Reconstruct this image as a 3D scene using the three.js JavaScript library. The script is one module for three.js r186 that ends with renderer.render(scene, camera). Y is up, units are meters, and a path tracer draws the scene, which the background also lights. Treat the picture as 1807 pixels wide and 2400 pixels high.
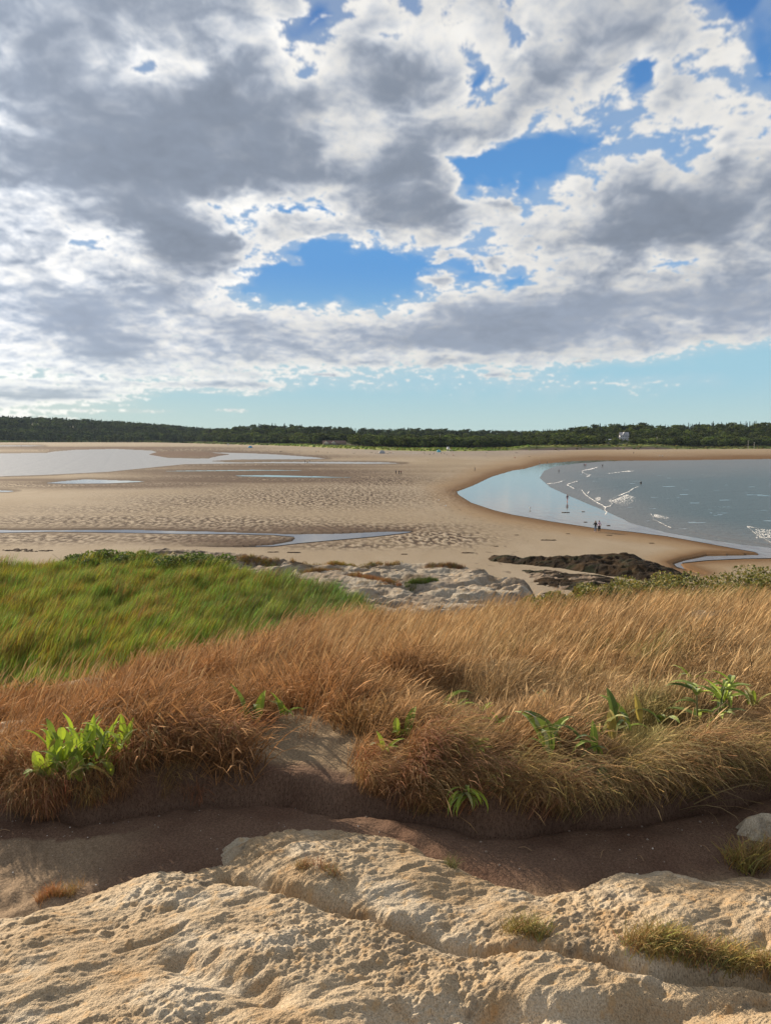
import * as THREE from 'three';
import { mergeGeometries } from 'three/addons/utils/BufferGeometryUtils.js';
import { MarchingCubes } from 'three/addons/objects/MarchingCubes.js';

// ---------------------------------------------------------------- camera, exposure
const H = 14.5;                                  // the lookout's eye height above the beach
const F = 1746, CX = 903.5, CY = 1200, PITCH = Math.atan(172 / F);
const scene = new THREE.Scene();
const camera = new THREE.PerspectiveCamera(69, 0.753, 0.1, 9000);
camera.position.set(0, H, 0);
camera.rotation.set(-PITCH, 0, 0);
const renderer = new THREE.WebGLRenderer({ antialias: true });
renderer.toneMapping = THREE.LinearToneMapping;
const EXPOSURE = 1.9;
renderer.toneMappingExposure = EXPOSURE;
renderer.shadowMap.enabled = true;

// ---------------------------------------------------------------- sun
const SUN_AZ = -46 * Math.PI / 180, SUN_EL = 20 * Math.PI / 180;
const sunDir = new THREE.Vector3(Math.sin(SUN_AZ) * Math.cos(SUN_EL), Math.sin(SUN_EL), -Math.cos(SUN_AZ) * Math.cos(SUN_EL));
const sun = new THREE.DirectionalLight(new THREE.Color().setRGB(1, 0.83, 0.62), 5);
sun.name = 'sun';
sun.position.copy(sunDir).multiplyScalar(300); sun.target.position.set(0, 0, 0);
sun.castShadow = true; sun.shadow.mapSize.set(4096, 4096); sun.shadow.radius = 1;
Object.assign(sun.shadow.camera, { left: -150, right: 150, top: 150, bottom: -150, near: 1, far: 700 });
scene.add(sun, sun.target);

// ---------------------------------------------------------------- noise
let seedState = 12345;
const rnd = () => { seedState = (seedState + 0x6d2b79f5) | 0; let t = Math.imul(seedState ^ (seedState >>> 15), 1 | seedState); t = (t + Math.imul(t ^ (t >>> 7), 61 | t)) ^ t; return ((t ^ (t >>> 14)) >>> 0) / 4294967296; };
const reseed = (s) => { seedState = s; };
const rr = (a, b) => a + (b - a) * rnd();
const PERM = new Uint8Array(512), GX = new Float32Array(256), GY = new Float32Array(256);
for (let i = 0; i < 256; i++) { PERM[i] = i; const a = rnd() * 6.2832; GX[i] = Math.cos(a); GY[i] = Math.sin(a); }
for (let i = 255; i > 0; i--) { const j = Math.floor(rnd() * (i + 1)); [PERM[i], PERM[j]] = [PERM[j], PERM[i]]; }
for (let i = 0; i < 256; i++) PERM[i + 256] = PERM[i];
function noise(x, y, per = 256) {                 // gradient noise, about -1..1; per: period in cells
  const xi = Math.floor(x), yi = Math.floor(y), fx = x - xi, fy = y - yi;
  let x0, y0, x1, y1;
  if (per === 256) { x0 = xi & 255; y0 = yi & 255; x1 = (x0 + 1) & 255; y1 = (y0 + 1) & 255; } else { x0 = ((xi % per) + per) % per; y0 = ((yi % per) + per) % per; x1 = (x0 + 1) % per; y1 = (y0 + 1) % per; }
  const u = fx * fx * fx * (fx * (fx * 6 - 15) + 10), v = fy * fy * fy * (fy * (fy * 6 - 15) + 10);
  const a = PERM[PERM[x0] + y0], b = PERM[PERM[x1] + y0], c = PERM[PERM[x0] + y1], d = PERM[PERM[x1] + y1];
  const na = GX[a] * fx + GY[a] * fy, nb = GX[b] * (fx - 1) + GY[b] * fy, nc = GX[c] * fx + GY[c] * (fy - 1), nd = GX[d] * (fx - 1) + GY[d] * (fy - 1);
  return 1.5 * (na + u * (nb - na) + v * (nc - na + u * (na - nb - nc + nd)));
}
function fbm(x, y, o = 4, gain = 0.5) { let s = 0, a = 1, n = 0; for (let i = 0; i < o; i++) { s += a * noise(x + i * 17.3, y - i * 9.7); n += a; a *= gain; x *= 2.03; y *= 2.03; } return s / n; }
function ridged(x, y, o = 4) { let s = 0, a = 1, n = 0; for (let i = 0; i < o; i++) { s += a * (1 - 2 * Math.abs(noise(x + i * 31.1, y + i * 5.7))); n += a; a *= 0.5; x *= 2.1; y *= 2.1; } return s / n; }
const clamp = (x, a = 0, b = 1) => Math.min(b, Math.max(a, x));
const sstep = (a, b, x) => { const t = clamp((x - a) / (b - a)); return t * t * (3 - 2 * t); };
const mix = (a, b, t) => a + (b - a) * t;
const mix3 = (a, b, t) => [mix(a[0], b[0], t), mix(a[1], b[1], t), mix(a[2], b[2], t)];
function curve(pts, x) {                          // piecewise smooth line through [x, y] points
  if (x <= pts[0][0]) return pts[0][1];
  for (let i = 1; i < pts.length; i++) if (x <= pts[i][0]) { const t = (x - pts[i - 1][0]) / (pts[i][0] - pts[i - 1][0]); return mix(pts[i - 1][1], pts[i][1], t); }
  return pts[pts.length - 1][1];
}

// ---------------------------------------------------------------- sky: air and cloud cover by azimuth (2 degree steps from -30) and elevation (1 degree steps from 0)
const COVER = [
  [11,11,11,9,5,3,2,1,1,1,1,1,1,1,1,1,1,1,1,1,1,1,1,1,1,1,1,1,1,1,1],
  [25,25,22,17,9,5,3,2,2,2,2,2,2,2,2,2,2,2,2,2,2,2,2,2,2,2,2,2,2,2,2],
  [36,36,33,27,17,9,5,2,2,2,2,2,2,2,2,2,2,2,2,2,2,2,2,2,2,3,3,3,3,3,3],
  [68,69,72,70,57,42,24,4,6,6,4,3,3,3,3,3,3,6,12,10,7,8,9,10,14,11,5,4,5,7,7],
  [48,50,48,45,46,45,43,43,46,48,51,28,12,14,16,17,16,15,13,15,17,18,18,17,18,16,13,9,8,7,6],
  [45,45,43,42,53,54,49,41,40,40,39,33,28,27,24,21,20,19,15,20,23,16,10,3,3,3,2,1,1,0,0],
  [48,48,48,52,69,77,73,56,55,57,61,58,56,57,49,37,38,39,40,49,56,51,46,43,48,38,25,15,13,14,19],
  [50,50,53,58,69,75,71,52,53,57,61,63,63,61,65,71,73,74,76,81,83,72,62,56,63,62,58,54,44,42,45],
  [53,51,59,74,78,70,61,50,58,65,67,61,56,56,59,65,73,79,82,86,88,81,74,68,66,60,57,64,62,61,63],
  [60,59,62,72,76,71,63,58,60,62,60,49,40,45,44,42,56,67,74,80,84,80,77,75,70,68,70,75,70,69,70],
  [52,54,59,68,69,69,70,74,58,40,22,14,10,13,13,12,26,39,50,59,65,63,70,79,73,72,73,74,67,64,62],
  [61,57,58,64,57,57,58,61,58,45,20,9,3,2,1,1,18,27,26,36,46,50,60,67,54,52,54,64,61,60,60],
  [61,66,68,64,54,52,56,66,66,56,29,15,6,4,2,1,20,23,8,20,34,41,51,58,56,50,47,57,59,59,58],
  [43,45,50,54,49,50,58,81,82,70,41,20,9,18,12,1,10,14,13,27,37,37,44,56,68,61,58,61,57,55,55],
  [54,51,49,49,48,50,60,81,84,75,50,32,22,30,29,23,26,27,23,33,43,50,63,76,83,82,77,69,60,58,59],
  [55,55,55,55,64,69,73,80,71,61,47,39,34,40,47,54,55,50,39,39,41,51,64,76,81,83,83,78,65,65,67],
  [65,60,56,55,63,72,78,79,59,35,27,31,37,43,57,75,78,76,67,43,27,38,54,67,75,78,76,71,69,67,65],
  [73,75,72,68,70,73,76,75,78,70,51,42,39,42,56,74,70,67,64,33,17,36,47,54,66,67,63,61,61,59,54],
  [66,70,72,75,78,82,84,83,82,80,69,60,53,50,58,72,62,53,44,19,8,19,33,47,56,50,46,49,48,44,38],
  [46,52,61,74,78,82,85,85,81,79,80,80,78,68,71,79,67,46,17,10,7,6,20,30,31,25,28,40,32,26,20],
  [59,54,53,72,78,78,79,83,80,76,79,80,76,56,55,65,67,62,52,40,27,10,13,17,22,23,31,38,24,26,29],
  [68,65,62,69,75,75,71,78,80,78,75,74,71,54,49,53,62,66,63,56,48,36,25,19,25,31,40,40,30,30,30],
  [67,68,70,70,73,73,71,81,86,84,76,72,68,58,53,51,57,59,56,55,52,47,35,27,25,39,40,32,30,27,23],
  [65,65,66,70,73,71,66,75,84,87,75,69,67,65,65,65,55,46,38,44,50,56,48,40,29,38,36,30,21,19,17],
  [68,66,65,67,73,67,54,57,71,81,68,57,52,58,68,77,71,54,26,38,51,63,60,50,23,35,38,32,16,14,12],
  [70,70,69,67,71,68,53,48,52,64,69,57,44,48,59,73,71,59,37,41,47,58,64,59,50,49,42,30,11,11,15],
  [70,70,70,70,70,70,62,59,54,51,54,52,47,49,51,53,56,51,40,38,40,46,57,66,69,54,40,20,17,20,20],
  [70,70,70,70,70,71,72,70,65,57,51,48,47,50,47,40,41,41,42,40,40,45,55,62,65,50,25,10,20,20,20],
  [70,70,70,70,70,71,75,71,68,63,57,50,43,42,43,44,39,41,47,43,42,45,52,57,59,48,23,10,20,20,20],
  [70,70,70,70,70,71,75,71,68,65,61,54,44,38,37,40,43,47,50,44,42,45,52,57,59,48,22,10,20,20,20],
  [70,70,70,70,70,71,75,72,68,65,61,54,44,38,37,40,43,47,50,43,42,45,52,57,59,48,22,10,20,20,20],
  [70,70,70,70,70,71,75,72,68,65,61,54,44,38,37,40,43,47,50,43,42,45,52,57,58,47,21,11,20,20,20],
  [70,70,70,70,70,71,75,72,68,65,61,54,44,38,37,40,43,47,50,43,42,45,52,57,58,47,20,11,20,20,20]
];
function coverAt(az, el) {
  const a = clamp((az + 30) / 2, 0, 29.999), e = clamp(el, 0, 31.999), j = Math.floor(a), i = Math.floor(e);
  const s = (t) => t * t * (3 - 2 * t), fa = mix(a - j, s(a - j), 0.5), fe = mix(e - i, s(e - i), 0.5);
  return mix(mix(COVER[i][j], COVER[i][j + 1], fa), mix(COVER[i + 1][j], COVER[i + 1][j + 1], fa), fe) / 90;
}
// small clouds (+) and gaps (-): azimuth, elevation, half widths, amount
const SPOTS = [[-4.7, 27.8, 1.27, 1.38, -0.45],
  [-6.6, 26.8, 1.45, 1.03, -0.45],
  [-5.2, 24.8, 1.02, 0.48, -0.4],
  [6.3, 24.4, 0.8, 1.38, -0.3],
  [5.3, 26.8, 0.91, 0.86, -0.15],
  [0.0, 26.6, 2.18, 0.52, -0.25],
  [1.6, 28.6, 0.91, 0.86, -0.25],
  [17.8, 24.2, 0.8, 1.03, -0.35],
  [21.8, 23.4, 0.73, 0.76, -0.3],
  [9.6, 26.6, 0.51, 0.76, -0.4],
  [23.8, 26.4, 1.45, 1.38, -0.3],
  [25.4, 23.7, 1.09, 1.38, -0.2],
  [9.9, 19.8, 4.0, 1.03, -0.35],
  [6.8, 19.0, 2.18, 1.03, -0.45],
  [6.2, 17.4, 1.02, 1.72, -0.5],
  [-6.7, 16.4, 2.91, 0.48, -0.45],
  [-4.4, 16.7, 0.55, 0.86, -0.3],
  [-4.4, 13.3, 1.64, 1.38, -0.35],
  [-1.7, 12.2, 6.18, 1.21, -0.4],
  [-6.5, 11.5, 3.64, 1.03, -0.3],
  [-10.8, 15.0, 1.45, 0.69, -0.35],
  [-8.3, 14.8, 1.09, 1.72, 0.2],
  [-6.4, 15.0, 1.27, 0.86, 0.25],
  [-6.5, 12.8, 2.55, 0.34, 0.35],
  [-3.3, 14.5, 2.18, 1.38, 0.12],
  [3.9, 11.8, 1.53, 0.62, 0.5],
  [0.4, 10.2, 0.36, 0.14, 0.4],
  [1.5, 10.2, 0.29, 0.14, 0.4],
  [8.4, 4.7, 1.64, 0.34, 0.45],
  [4.7, 5.8, 2.0, 0.31, 0.4],
  [-1.1, 5.7, 1.45, 0.24, 0.35],
  [-4.6, 4.8, 0.44, 0.1, 0.35],
  [15.0, 5.7, 0.51, 0.1, 0.4],
  [-20.3, 4.3, 9.45, 0.21, -0.25],
  [-11.7, 2.1, 1.02, 0.12, 0.55],
  [-18.0, 2.0, 2.18, 0.1, 0.3],
  [-21.8, 2.0, 1.09, 0.1, 0.4],
  [-13.5, 3.9, 5.45, 0.28, 0.2],
  [-21.8, 13.4, 0.91, 0.34, -0.2],
  [8.4, 12.6, 0.73, 0.52, 0.3],
  [6.7, 13.0, 0.65, 0.48, 0.3],
  [5.0, 13.4, 1.45, 0.28, 0.3],
  [20.4, 12.1, 0.91, 0.55, -0.35],
  [9.4, 11.4, 0.65, 0.62, -0.4],
  [21.9, 8.3, 1.09, 0.14, -0.2],
  [9.7, 18.2, 0.44, 0.48, 0.2],
  [-19.1, 12.9, 4.36, 0.86, -0.12],
  [-24.1, 11.7, 2.55, 0.69, -0.15],
  [-14.4, 14.2, 2.18, 1.21, 0.1],
  [3.0, 19.0, 2.18, 2.07, 0.12],
  [8.7, 16.7, 1.02, 0.55, 0.35],
  [-16.5, 24.0, 2.18, 0.76, -0.25],
  [-13.2, 25.7, 0.8, 1.55, -0.18],
  [-25.6, 19.7, 1.82, 0.48, -0.2]];
function skyColor(az, el) {
  const zen = [0.065, 0.175, 0.45], mid = [0.13, 0.35, 0.7], low = [0.36, 0.6, 0.72], hor = [0.5, 0.66, 0.64];
  const er = el * Math.PI / 180, ar = az * Math.PI / 180, dx = Math.sin(ar) * Math.cos(er), dy = Math.sin(er), dz = -Math.cos(ar) * Math.cos(er);
  const toSun = dx * sunDir.x + dy * sunDir.y + dz * sunDir.z, glow = Math.exp((toSun - 1) * 9), glow2 = Math.exp((toSun - 1) * 60);
  // air
  const e = Math.max(el, 0);
  let c = e < 5 ? mix3(hor, low, sstep(0, 5, e)) : e < 13 ? mix3(low, mid, sstep(5, 13, e)) : mix3(mid, zen, sstep(13, 34, e));
  c = [c[0] + 0.38 * glow * Math.exp(-e / 9), c[1] + 0.22 * glow * Math.exp(-e / 9), c[2] + 0.02 * glow];
  // clouds on a level layer seen from below: streaks flatten towards the horizon
  const q = 1 / (dy + 0.24), px = dx * q * 1.35, pz = dz * q * 1.35;
  const wx = fbm(px * 2.6 + 5, pz * 2.6, 4, 0.6), wz = fbm(px * 2.6 - 20, pz * 2.6 + 9, 4, 0.6);
  const X = px + 0.07 * wx, Z = pz + 0.07 * wz;
  const ins = sstep(37, 28, Math.abs(az)) * sstep(38, 30, el);
  const far = 0.62 + 0.55 * fbm(px * 1.1 + 40, pz * 1.1 - 7, 3);
  const k = Math.min(1, e / 12), f1 = fbm(X * 9, Z * 9, 4, 0.6), f2 = fbm(X * 9 + 50, Z * 9 - 30, 4, 0.6);
  const az2 = az + (wx * 1.5 + f1 * 0.9), el2 = el + (wz * 1.2 + f2 * 0.7) * k;
  let T = mix(far * sstep(1.5, 7, el), ins > 0 ? coverAt(az2, el2) : 0, ins);
  const sa = az + (wx * 0.8 + f1 * 1.3), se = el + (wz * 0.6 + f2 * 0.9) * k;
  for (const s of SPOTS) { const a = (sa - s[0]) / s[2], b = (se - s[1]) / s[3], r = a * a + b * b; if (r < 6) T += s[4] * Math.exp(-r) * (s[4] < 0 ? 0.75 : 1); }
  const street = sstep(8, 15, e) * fbm((-az * 0.62 + el * 0.78) * 0.3 + 3, (az * 0.78 + el * 0.62) * 0.1, 4, 0.55);
  T += 0.2 * street * sstep(0.0, 0.25, T) * sstep(0.95, 0.5, T);
  const big = fbm(X * 4.2, Z * 4.2, 4, 0.5), fine = fbm(X * 14, Z * 14, 6, 0.63);
  const streak = sstep(7, 2, e) * fbm(az * 0.12 + 7, el * 2.6, 4, 0.55);
  const body = T + (0.16 * big + 0.3 * streak) * sstep(0.05, 0.4, T), edge = body + 0.55 * fine * sstep(-0.05, 0.2, T) * sstep(1.1, 0.45, T);
  const cover = sstep(0.23, 0.42, edge), thin = sstep(0.06, 0.26, T + 0.1 * fbm(px * 6 + 3, pz * 2.2, 4)) * 0.3;
  // light comes through thin cloud and is lost in deep cloud; the side towards the sun is brighter
  const S = 0.035, lean = fbm((X - S * sunDir.x) * 6, (Z - S * sunDir.z) * 6, 3) - fbm((X + S * sunDir.x) * 6, (Z + S * sunDir.z) * 6, 3);
  const calm = sstep(0.95, 0.6, T) * 0.6 + 0.4, puff = 0.5 - Math.abs(noise(X * 11 + 4 * wx, Z * 11)) - 0.6 * Math.abs(noise(X * 24, Z * 24 + 3)) ;
  const depth = clamp(body + (0.34 * fine - 0.16 * lean - 0.05 * puff) * calm, 0, 1.4), dark = sstep(0.36, 0.9, depth);
  const lum = mix(0.8, 0.285 + 0.085 * sstep(12, 9.5, e), Math.pow(dark, 0.85)) * (1 - 0.2 * sstep(0.75, 1.3, depth) + 0.12 * big + 0.22 * fine) * (1 + (1 - 0.6 * dark) * (1.1 * glow + 0.5 * glow2));
  let cl = mix3([lum, lum * 0.98, lum * 0.94], [lum * 0.84, lum * 0.98, lum * 1.22], dark);
  const hz = sstep(8, 0.5, e) * 0.3; cl = mix3(cl, [0.95 * (c[0] + 0.25), 0.95 * (c[1] + 0.16), c[2]], hz);
  const veil = [Math.max(c[0], 0.62 + 0.3 * glow), Math.max(c[1], 0.68 + 0.2 * glow), Math.max(c[2], 0.68)];
  return mix3(mix3(c, veil, thin), cl, cover);
}
function makeSky() {
  const W = 4096, HH = 2048, S = 4, w = W / S, h = HH / S, coarse = new Float32Array(w * h * 3), data = new Float32Array(W * HH * 4);
  const azOf = (x) => { const a = (x / W - 0.25) * 360; return a > 180 ? a - 360 : a; }, elOf = (y) => (y / HH - 0.5) * 180;
  for (let y = 0; y < h; y++) for (let x = 0; x < w; x++) {
    const el = elOf((y + 0.5) * S), c = el < -1 ? [0.3, 0.3, 0.28] : skyColor(azOf((x + 0.5) * S), el);
    coarse.set(c, (y * w + x) * 3);
  }
  for (let y = 0; y < HH; y++) for (let x = 0; x < W; x++) {
    const k = (y * W + x) * 4, el = elOf(y + 0.5), az = azOf(x + 0.5); data[k + 3] = 1;
    if (el > -1 && el < 36 && Math.abs(az) < 37) { const c = skyColor(az, el); data[k] = c[0] / EXPOSURE; data[k + 1] = c[1] / EXPOSURE; data[k + 2] = c[2] / EXPOSURE; continue; }
    const fx = (x + 0.5) / S - 0.5, fy = clamp((y + 0.5) / S - 0.5, 0, h - 1.001), x0 = (Math.floor(fx) + w) % w, x1 = (x0 + 1) % w, y0 = Math.floor(fy), tx = fx - Math.floor(fx), ty = fy - y0;
    const a = (y0 * w + x0) * 3, b = (y0 * w + x1) * 3;
    for (let i = 0; i < 3; i++) data[k + i] = mix(mix(coarse[a + i], coarse[b + i], tx), mix(coarse[a + w * 3 + i], coarse[b + w * 3 + i], tx), ty) / EXPOSURE;
  }
  const t = new THREE.DataTexture(data, W, HH, THREE.RGBAFormat, THREE.FloatType);
  t.mapping = THREE.EquirectangularReflectionMapping; t.magFilter = THREE.LinearFilter; t.minFilter = THREE.LinearFilter; t.colorSpace = THREE.LinearSRGBColorSpace; t.needsUpdate = true;
  return t;
}
const skyTexture = makeSky();
scene.background = skyTexture; scene.environment = skyTexture;
console.log('sky done');

// ---------------------------------------------------------------- helpers
// The place was surveyed from the lookout: a point is given by the sight line (u, v) and the level, depth or slope where it meets the ground.
const CP = Math.cos(PITCH), SP = Math.sin(PITCH);
function sight(u, v) { const x = (u - CX) / F, y = -(v - CY) / F; return [x, y * CP - SP, -(CP + y * SP)]; }
function onLevel(u, v, level) { const r = sight(u, v), t = (level - H) / r[1]; return [r[0] * t, level, r[2] * t]; }
const atDepth = (u, d, y) => { const x = (u - CX) / F; return [x * d, y, -d]; };   // u as a bearing (on the level of the eye), d metres ahead
const names = {};
const numbered = (n) => { const k = names[n] = (names[n] ?? -1) + 1; return k ? `${n}_${String(k).padStart(3, '0')}` : n; };
function mesh(name, geo, mat, parent) { const m = new THREE.Mesh(geo, mat); m.castShadow = m.receiveShadow = true; if (parent) { m.name = name; parent.add(m); } else { m.name = numbered(name); scene.add(m); } return m; }
function tag(o, label, category, group) { o.userData.label = label; o.userData.category = category; if (group) o.userData.group = group; return o; }
function structure(o, label) { o.userData.kind = 'structure'; if (label) o.userData.label = label; return o; }
function stuff(o, label, category) { o.userData.kind = 'stuff'; o.userData.label = label; if (category) o.userData.category = category; return o; }
function thing(name, label, category, pos = [0, 0, 0], turn = 0, group) { const g = new THREE.Group(); g.name = numbered(name); g.position.set(...pos); g.rotation.y = turn; scene.add(g); return tag(g, label, category, group); }
function gridGeo(nx, ny, at) {                    // at(i, j) -> [x, y, z, r, g, b, u, v]
  const pos = new Float32Array(nx * ny * 3), col = new Float32Array(nx * ny * 3), uv = new Float32Array(nx * ny * 2), idx = [];
  const keep = new Uint8Array(nx * ny).fill(1);
  for (let j = 0; j < ny; j++) for (let i = 0; i < nx; i++) {
    const k = j * nx + i, p = at(i, j);
    if (!p) { keep[k] = 0; continue; }
    pos.set([p[0], p[1], p[2]], k * 3); col.set([p[3] ?? 1, p[4] ?? 1, p[5] ?? 1], k * 3); uv[k * 2] = p[6] ?? p[0]; uv[k * 2 + 1] = p[7] ?? -p[2];
  }
  for (let j = 0; j < ny - 1; j++) for (let i = 0; i < nx - 1; i++) { const a = j * nx + i, b = a + 1, c = a + nx, d = c + 1; if (keep[a] && keep[b] && keep[c] && keep[d]) idx.push(a, b, d, a, d, c); }
  const g = new THREE.BufferGeometry();
  g.setAttribute('position', new THREE.BufferAttribute(pos, 3)); g.setAttribute('color', new THREE.BufferAttribute(col, 3)); g.setAttribute('uv', new THREE.BufferAttribute(uv, 2));
  g.setIndex(new THREE.BufferAttribute(new Uint32Array(idx), 1)); g.computeVertexNormals();
  return g;
}
function triGeo(pos, col) { const g = new THREE.BufferGeometry(); g.setAttribute('position', new THREE.Float32BufferAttribute(pos, 3)); if (col) g.setAttribute('color', new THREE.Float32BufferAttribute(col, 3)); g.computeVertexNormals(); return g; }
function tint(g, c) { const n = g.attributes.position.count, a = new Float32Array(n * 3); for (let i = 0; i < n; i++) a.set(c, i * 3); g.setAttribute('color', new THREE.BufferAttribute(a, 3)); return g; }
const bare = (g) => { let h = g.index ? g.toNonIndexed() : g; for (const k of Object.keys(h.attributes)) if (!['position', 'normal', 'color'].includes(k)) h.deleteAttribute(k); return h; };
const merge = (list) => mergeGeometries(list.map(bare));
const box = (w, h, d, x = 0, y = 0, z = 0) => new THREE.BoxGeometry(w, h, d).translate(x, y, z);
const rod = (a, b, r0, r1 = r0, n = 6) => { const A = new THREE.Vector3(...a), B = new THREE.Vector3(...b), g = new THREE.CylinderGeometry(r1, r0, A.distanceTo(B), n, 1); g.applyQuaternion(new THREE.Quaternion().setFromUnitVectors(new THREE.Vector3(0, 1, 0), B.clone().sub(A).normalize())); return g.translate(...A.add(B).multiplyScalar(0.5).toArray()); };
function sdf(poly, x, y) {                        // signed distance to a closed outline, negative inside
  let d = 1e9, inside = false; const n = poly.length;
  for (let i = 0, j = n - 1; i < n; j = i++) {
    const ax = poly[j][0], ay = poly[j][1], bx = poly[i][0], by = poly[i][1], ex = bx - ax, ey = by - ay, wx = x - ax, wy = y - ay, t = clamp((wx * ex + wy * ey) / (ex * ex + ey * ey));
    const qx = wx - ex * t, qy = wy - ey * t; d = Math.min(d, qx * qx + qy * qy);
    if ((ay > y) !== (by > y) && x < ((bx - ax) * (y - ay)) / (by - ay) + ax) inside = !inside;
  }
  return (inside ? -1 : 1) * Math.sqrt(d);
}
function lineDist(pts, x, y) { let d = 1e9; for (let i = 1; i < pts.length; i++) { const [ax, ay] = pts[i - 1], [bx, by] = pts[i], ex = bx - ax, ey = by - ay, t = clamp(((x - ax) * ex + (y - ay) * ey) / (ex * ex + ey * ey)); d = Math.min(d, Math.hypot(x - ax - ex * t, y - ay - ey * t)); } return d; }
// ---------------------------------------------------------------- textures and materials
function noiseTex(size, fn, srgb) {
  const d = new Uint8Array(size * size * 4);
  for (let y = 0; y < size; y++) for (let x = 0; x < size; x++) { const c = fn(x / size, y / size), k = (y * size + x) * 4; d[k] = clamp(c[0]) * 255; d[k + 1] = clamp(c[1]) * 255; d[k + 2] = clamp(c[2]) * 255; d[k + 3] = 255; }
  const t = new THREE.DataTexture(d, size, size); t.wrapS = t.wrapT = THREE.RepeatWrapping; t.magFilter = THREE.LinearFilter; t.minFilter = THREE.LinearMipmapLinearFilter; if (srgb) t.colorSpace = THREE.SRGBColorSpace; t.needsUpdate = true; return t;
}
const pn = (x, y, f, o, g = 0.55) => { let s = 0, a = 1, n = 0; for (let i = 0; i < o; i++) { s += a * noise(x * f + i * 13, y * f + i * 7, f); n += a; a *= g; f *= 2; if (f > 256) f = 256; } return s / n; };
const tile = (t, metres) => { const c = t.clone(); c.repeat.set(1 / metres, 1 / metres); c.needsUpdate = true; return c; };
// granite: coarse feldspar grains, dark mica
const grainBump = noiseTex(512, (x, y) => { const g = 0.5 + 0.34 * pn(x, y, 24, 4, 0.72); const pit = sstep(0.25, 0.6, pn(x + 0.37, y, 40, 2)); const h = g - 0.3 * pit; return [h, h, h]; });
const grainColor = noiseTex(512, (x, y) => { const n = pn(x, y, 64, 3, 0.7), m = pn(x + 0.5, y + 0.2, 90, 2), o = pn(x, y + 0.7, 8, 3); let c = mix3([0.82, 0.8, 0.76], [1, 0.98, 0.95], sstep(-0.4, 0.4, n)); c = mix3(c, [0.42, 0.39, 0.36], sstep(0.38, 0.62, m)); c = mix3(c, [0.97, 0.86, 0.7], 0.5 * sstep(0.1, 0.5, o)); return c; }, true);
const sandBump = noiseTex(512, (x, y) => { const h = 0.5 + 0.3 * pn(x, y, 16, 5, 0.75); return [h, h, h]; });
const sandColor = noiseTex(512, (x, y) => { const n = pn(x, y, 32, 4, 0.8), w = sstep(0.5, 0.62, pn(x + 0.3, y, 110, 1)); let c = mix3([0.8, 0.79, 0.77], [1, 0.99, 0.97], sstep(-0.4, 0.4, n)); c = mix3(c, [0.5, 0.46, 0.42], sstep(0.45, 0.7, pn(x, y + 0.4, 100, 1))); return mix3(c, [1, 1, 1], w); }, true);
const rippleBump = noiseTex(512, (x, y) => { const h = 0.5 + 0.28 * pn(x, y, 6, 5, 0.6) + 0.12 * Math.sin(6.2832 * (y * 10 + 0.7 * pn(x, y, 4, 2))); return [h, h, h]; });
const waterBump = noiseTex(512, (x, y) => { const h = 0.5 + 0.4 * pn(x, y, 6, 5, 0.55); return [h, h, h]; });
const std = (o) => new THREE.MeshStandardMaterial({ roughness: 0.9, ...o });
const phys = (o) => new THREE.MeshPhysicalMaterial({ roughness: 0.9, ...o });
const grey = (k) => new THREE.Color().setRGB(k, k, k);
const vc = { vertexColors: true };
const M = {
  sand: phys({ ...vc, color: grey(0.95), specularIntensity: 0.12, roughness: 0.95, map: tile(sandColor, 3), bumpMap: tile(rippleBump, 7), bumpScale: 0.05 }),
  rock: std({ ...vc, color: new THREE.Color().setRGB(0.84, 0.8, 0.74), roughness: 0.92, map: tile(grainColor, 0.34), bumpMap: tile(grainBump, 0.3), bumpScale: 0.009 }),
  farRock: phys({ specularIntensity: 0.3, ...vc, color: grey(0.8), roughness: 0.9, map: tile(grainColor, 4), bumpMap: tile(grainBump, 3), bumpScale: 0.06 }),
  dirt: phys({ specularIntensity: 0.2, ...vc, color: grey(0.78), roughness: 1, map: tile(sandColor, 0.4), bumpMap: tile(sandBump, 0.42), bumpScale: 0.012 }),
  soil: phys({ ...vc, specularIntensity: 0.2, roughness: 1 }),
  land: phys({ ...vc, specularIntensity: 0.2, roughness: 1 }),
  weed: phys({ ...vc, color: grey(0.5), specularIntensity: 0.2, roughness: 0.9, bumpMap: tile(sandBump, 1.6), bumpScale: 0.12 }),
  sea: phys({ ...vc, roughness: 0.3, ior: 1.33, bumpMap: tile(waterBump, 5), bumpScale: 0.26 }),
  film: phys({ color: new THREE.Color().setRGB(0.1, 0.085, 0.07), roughness: 0.07, ior: 1.33, bumpMap: tile(waterBump, 9), bumpScale: 0.03 }),
  pool: phys({ color: new THREE.Color().setRGB(0.06, 0.055, 0.05), roughness: 0.04, ior: 1.33, bumpMap: tile(waterBump, 5), bumpScale: 0.008 }),
  lagoon: phys({ color: new THREE.Color().setRGB(0.26, 0.26, 0.255), roughness: 0.3, ior: 1.33, bumpMap: tile(waterBump, 22), bumpScale: 0.8 }),
  foam: std({ ...vc, roughness: 0.8 }),
  leafy: phys({ ...vc, color: new THREE.Color().setRGB(0.95, 1.12, 0.95), roughness: 1, specularIntensity: 0.3, transmission: 0.3, thickness: 0, side: THREE.DoubleSide }),
  blade: phys({ ...vc, roughness: 1, transmission: 0.2, thickness: 0, side: THREE.DoubleSide, color: grey(0.82), specularIntensity: 0.4 }),
  leaf: phys({ ...vc, roughness: 1, transmission: 0.35, thickness: 0, side: THREE.DoubleSide }),
  paint: std({ ...vc, roughness: 0.7 }),
  cloth: std({ ...vc, roughness: 0.9 }),
};

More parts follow.
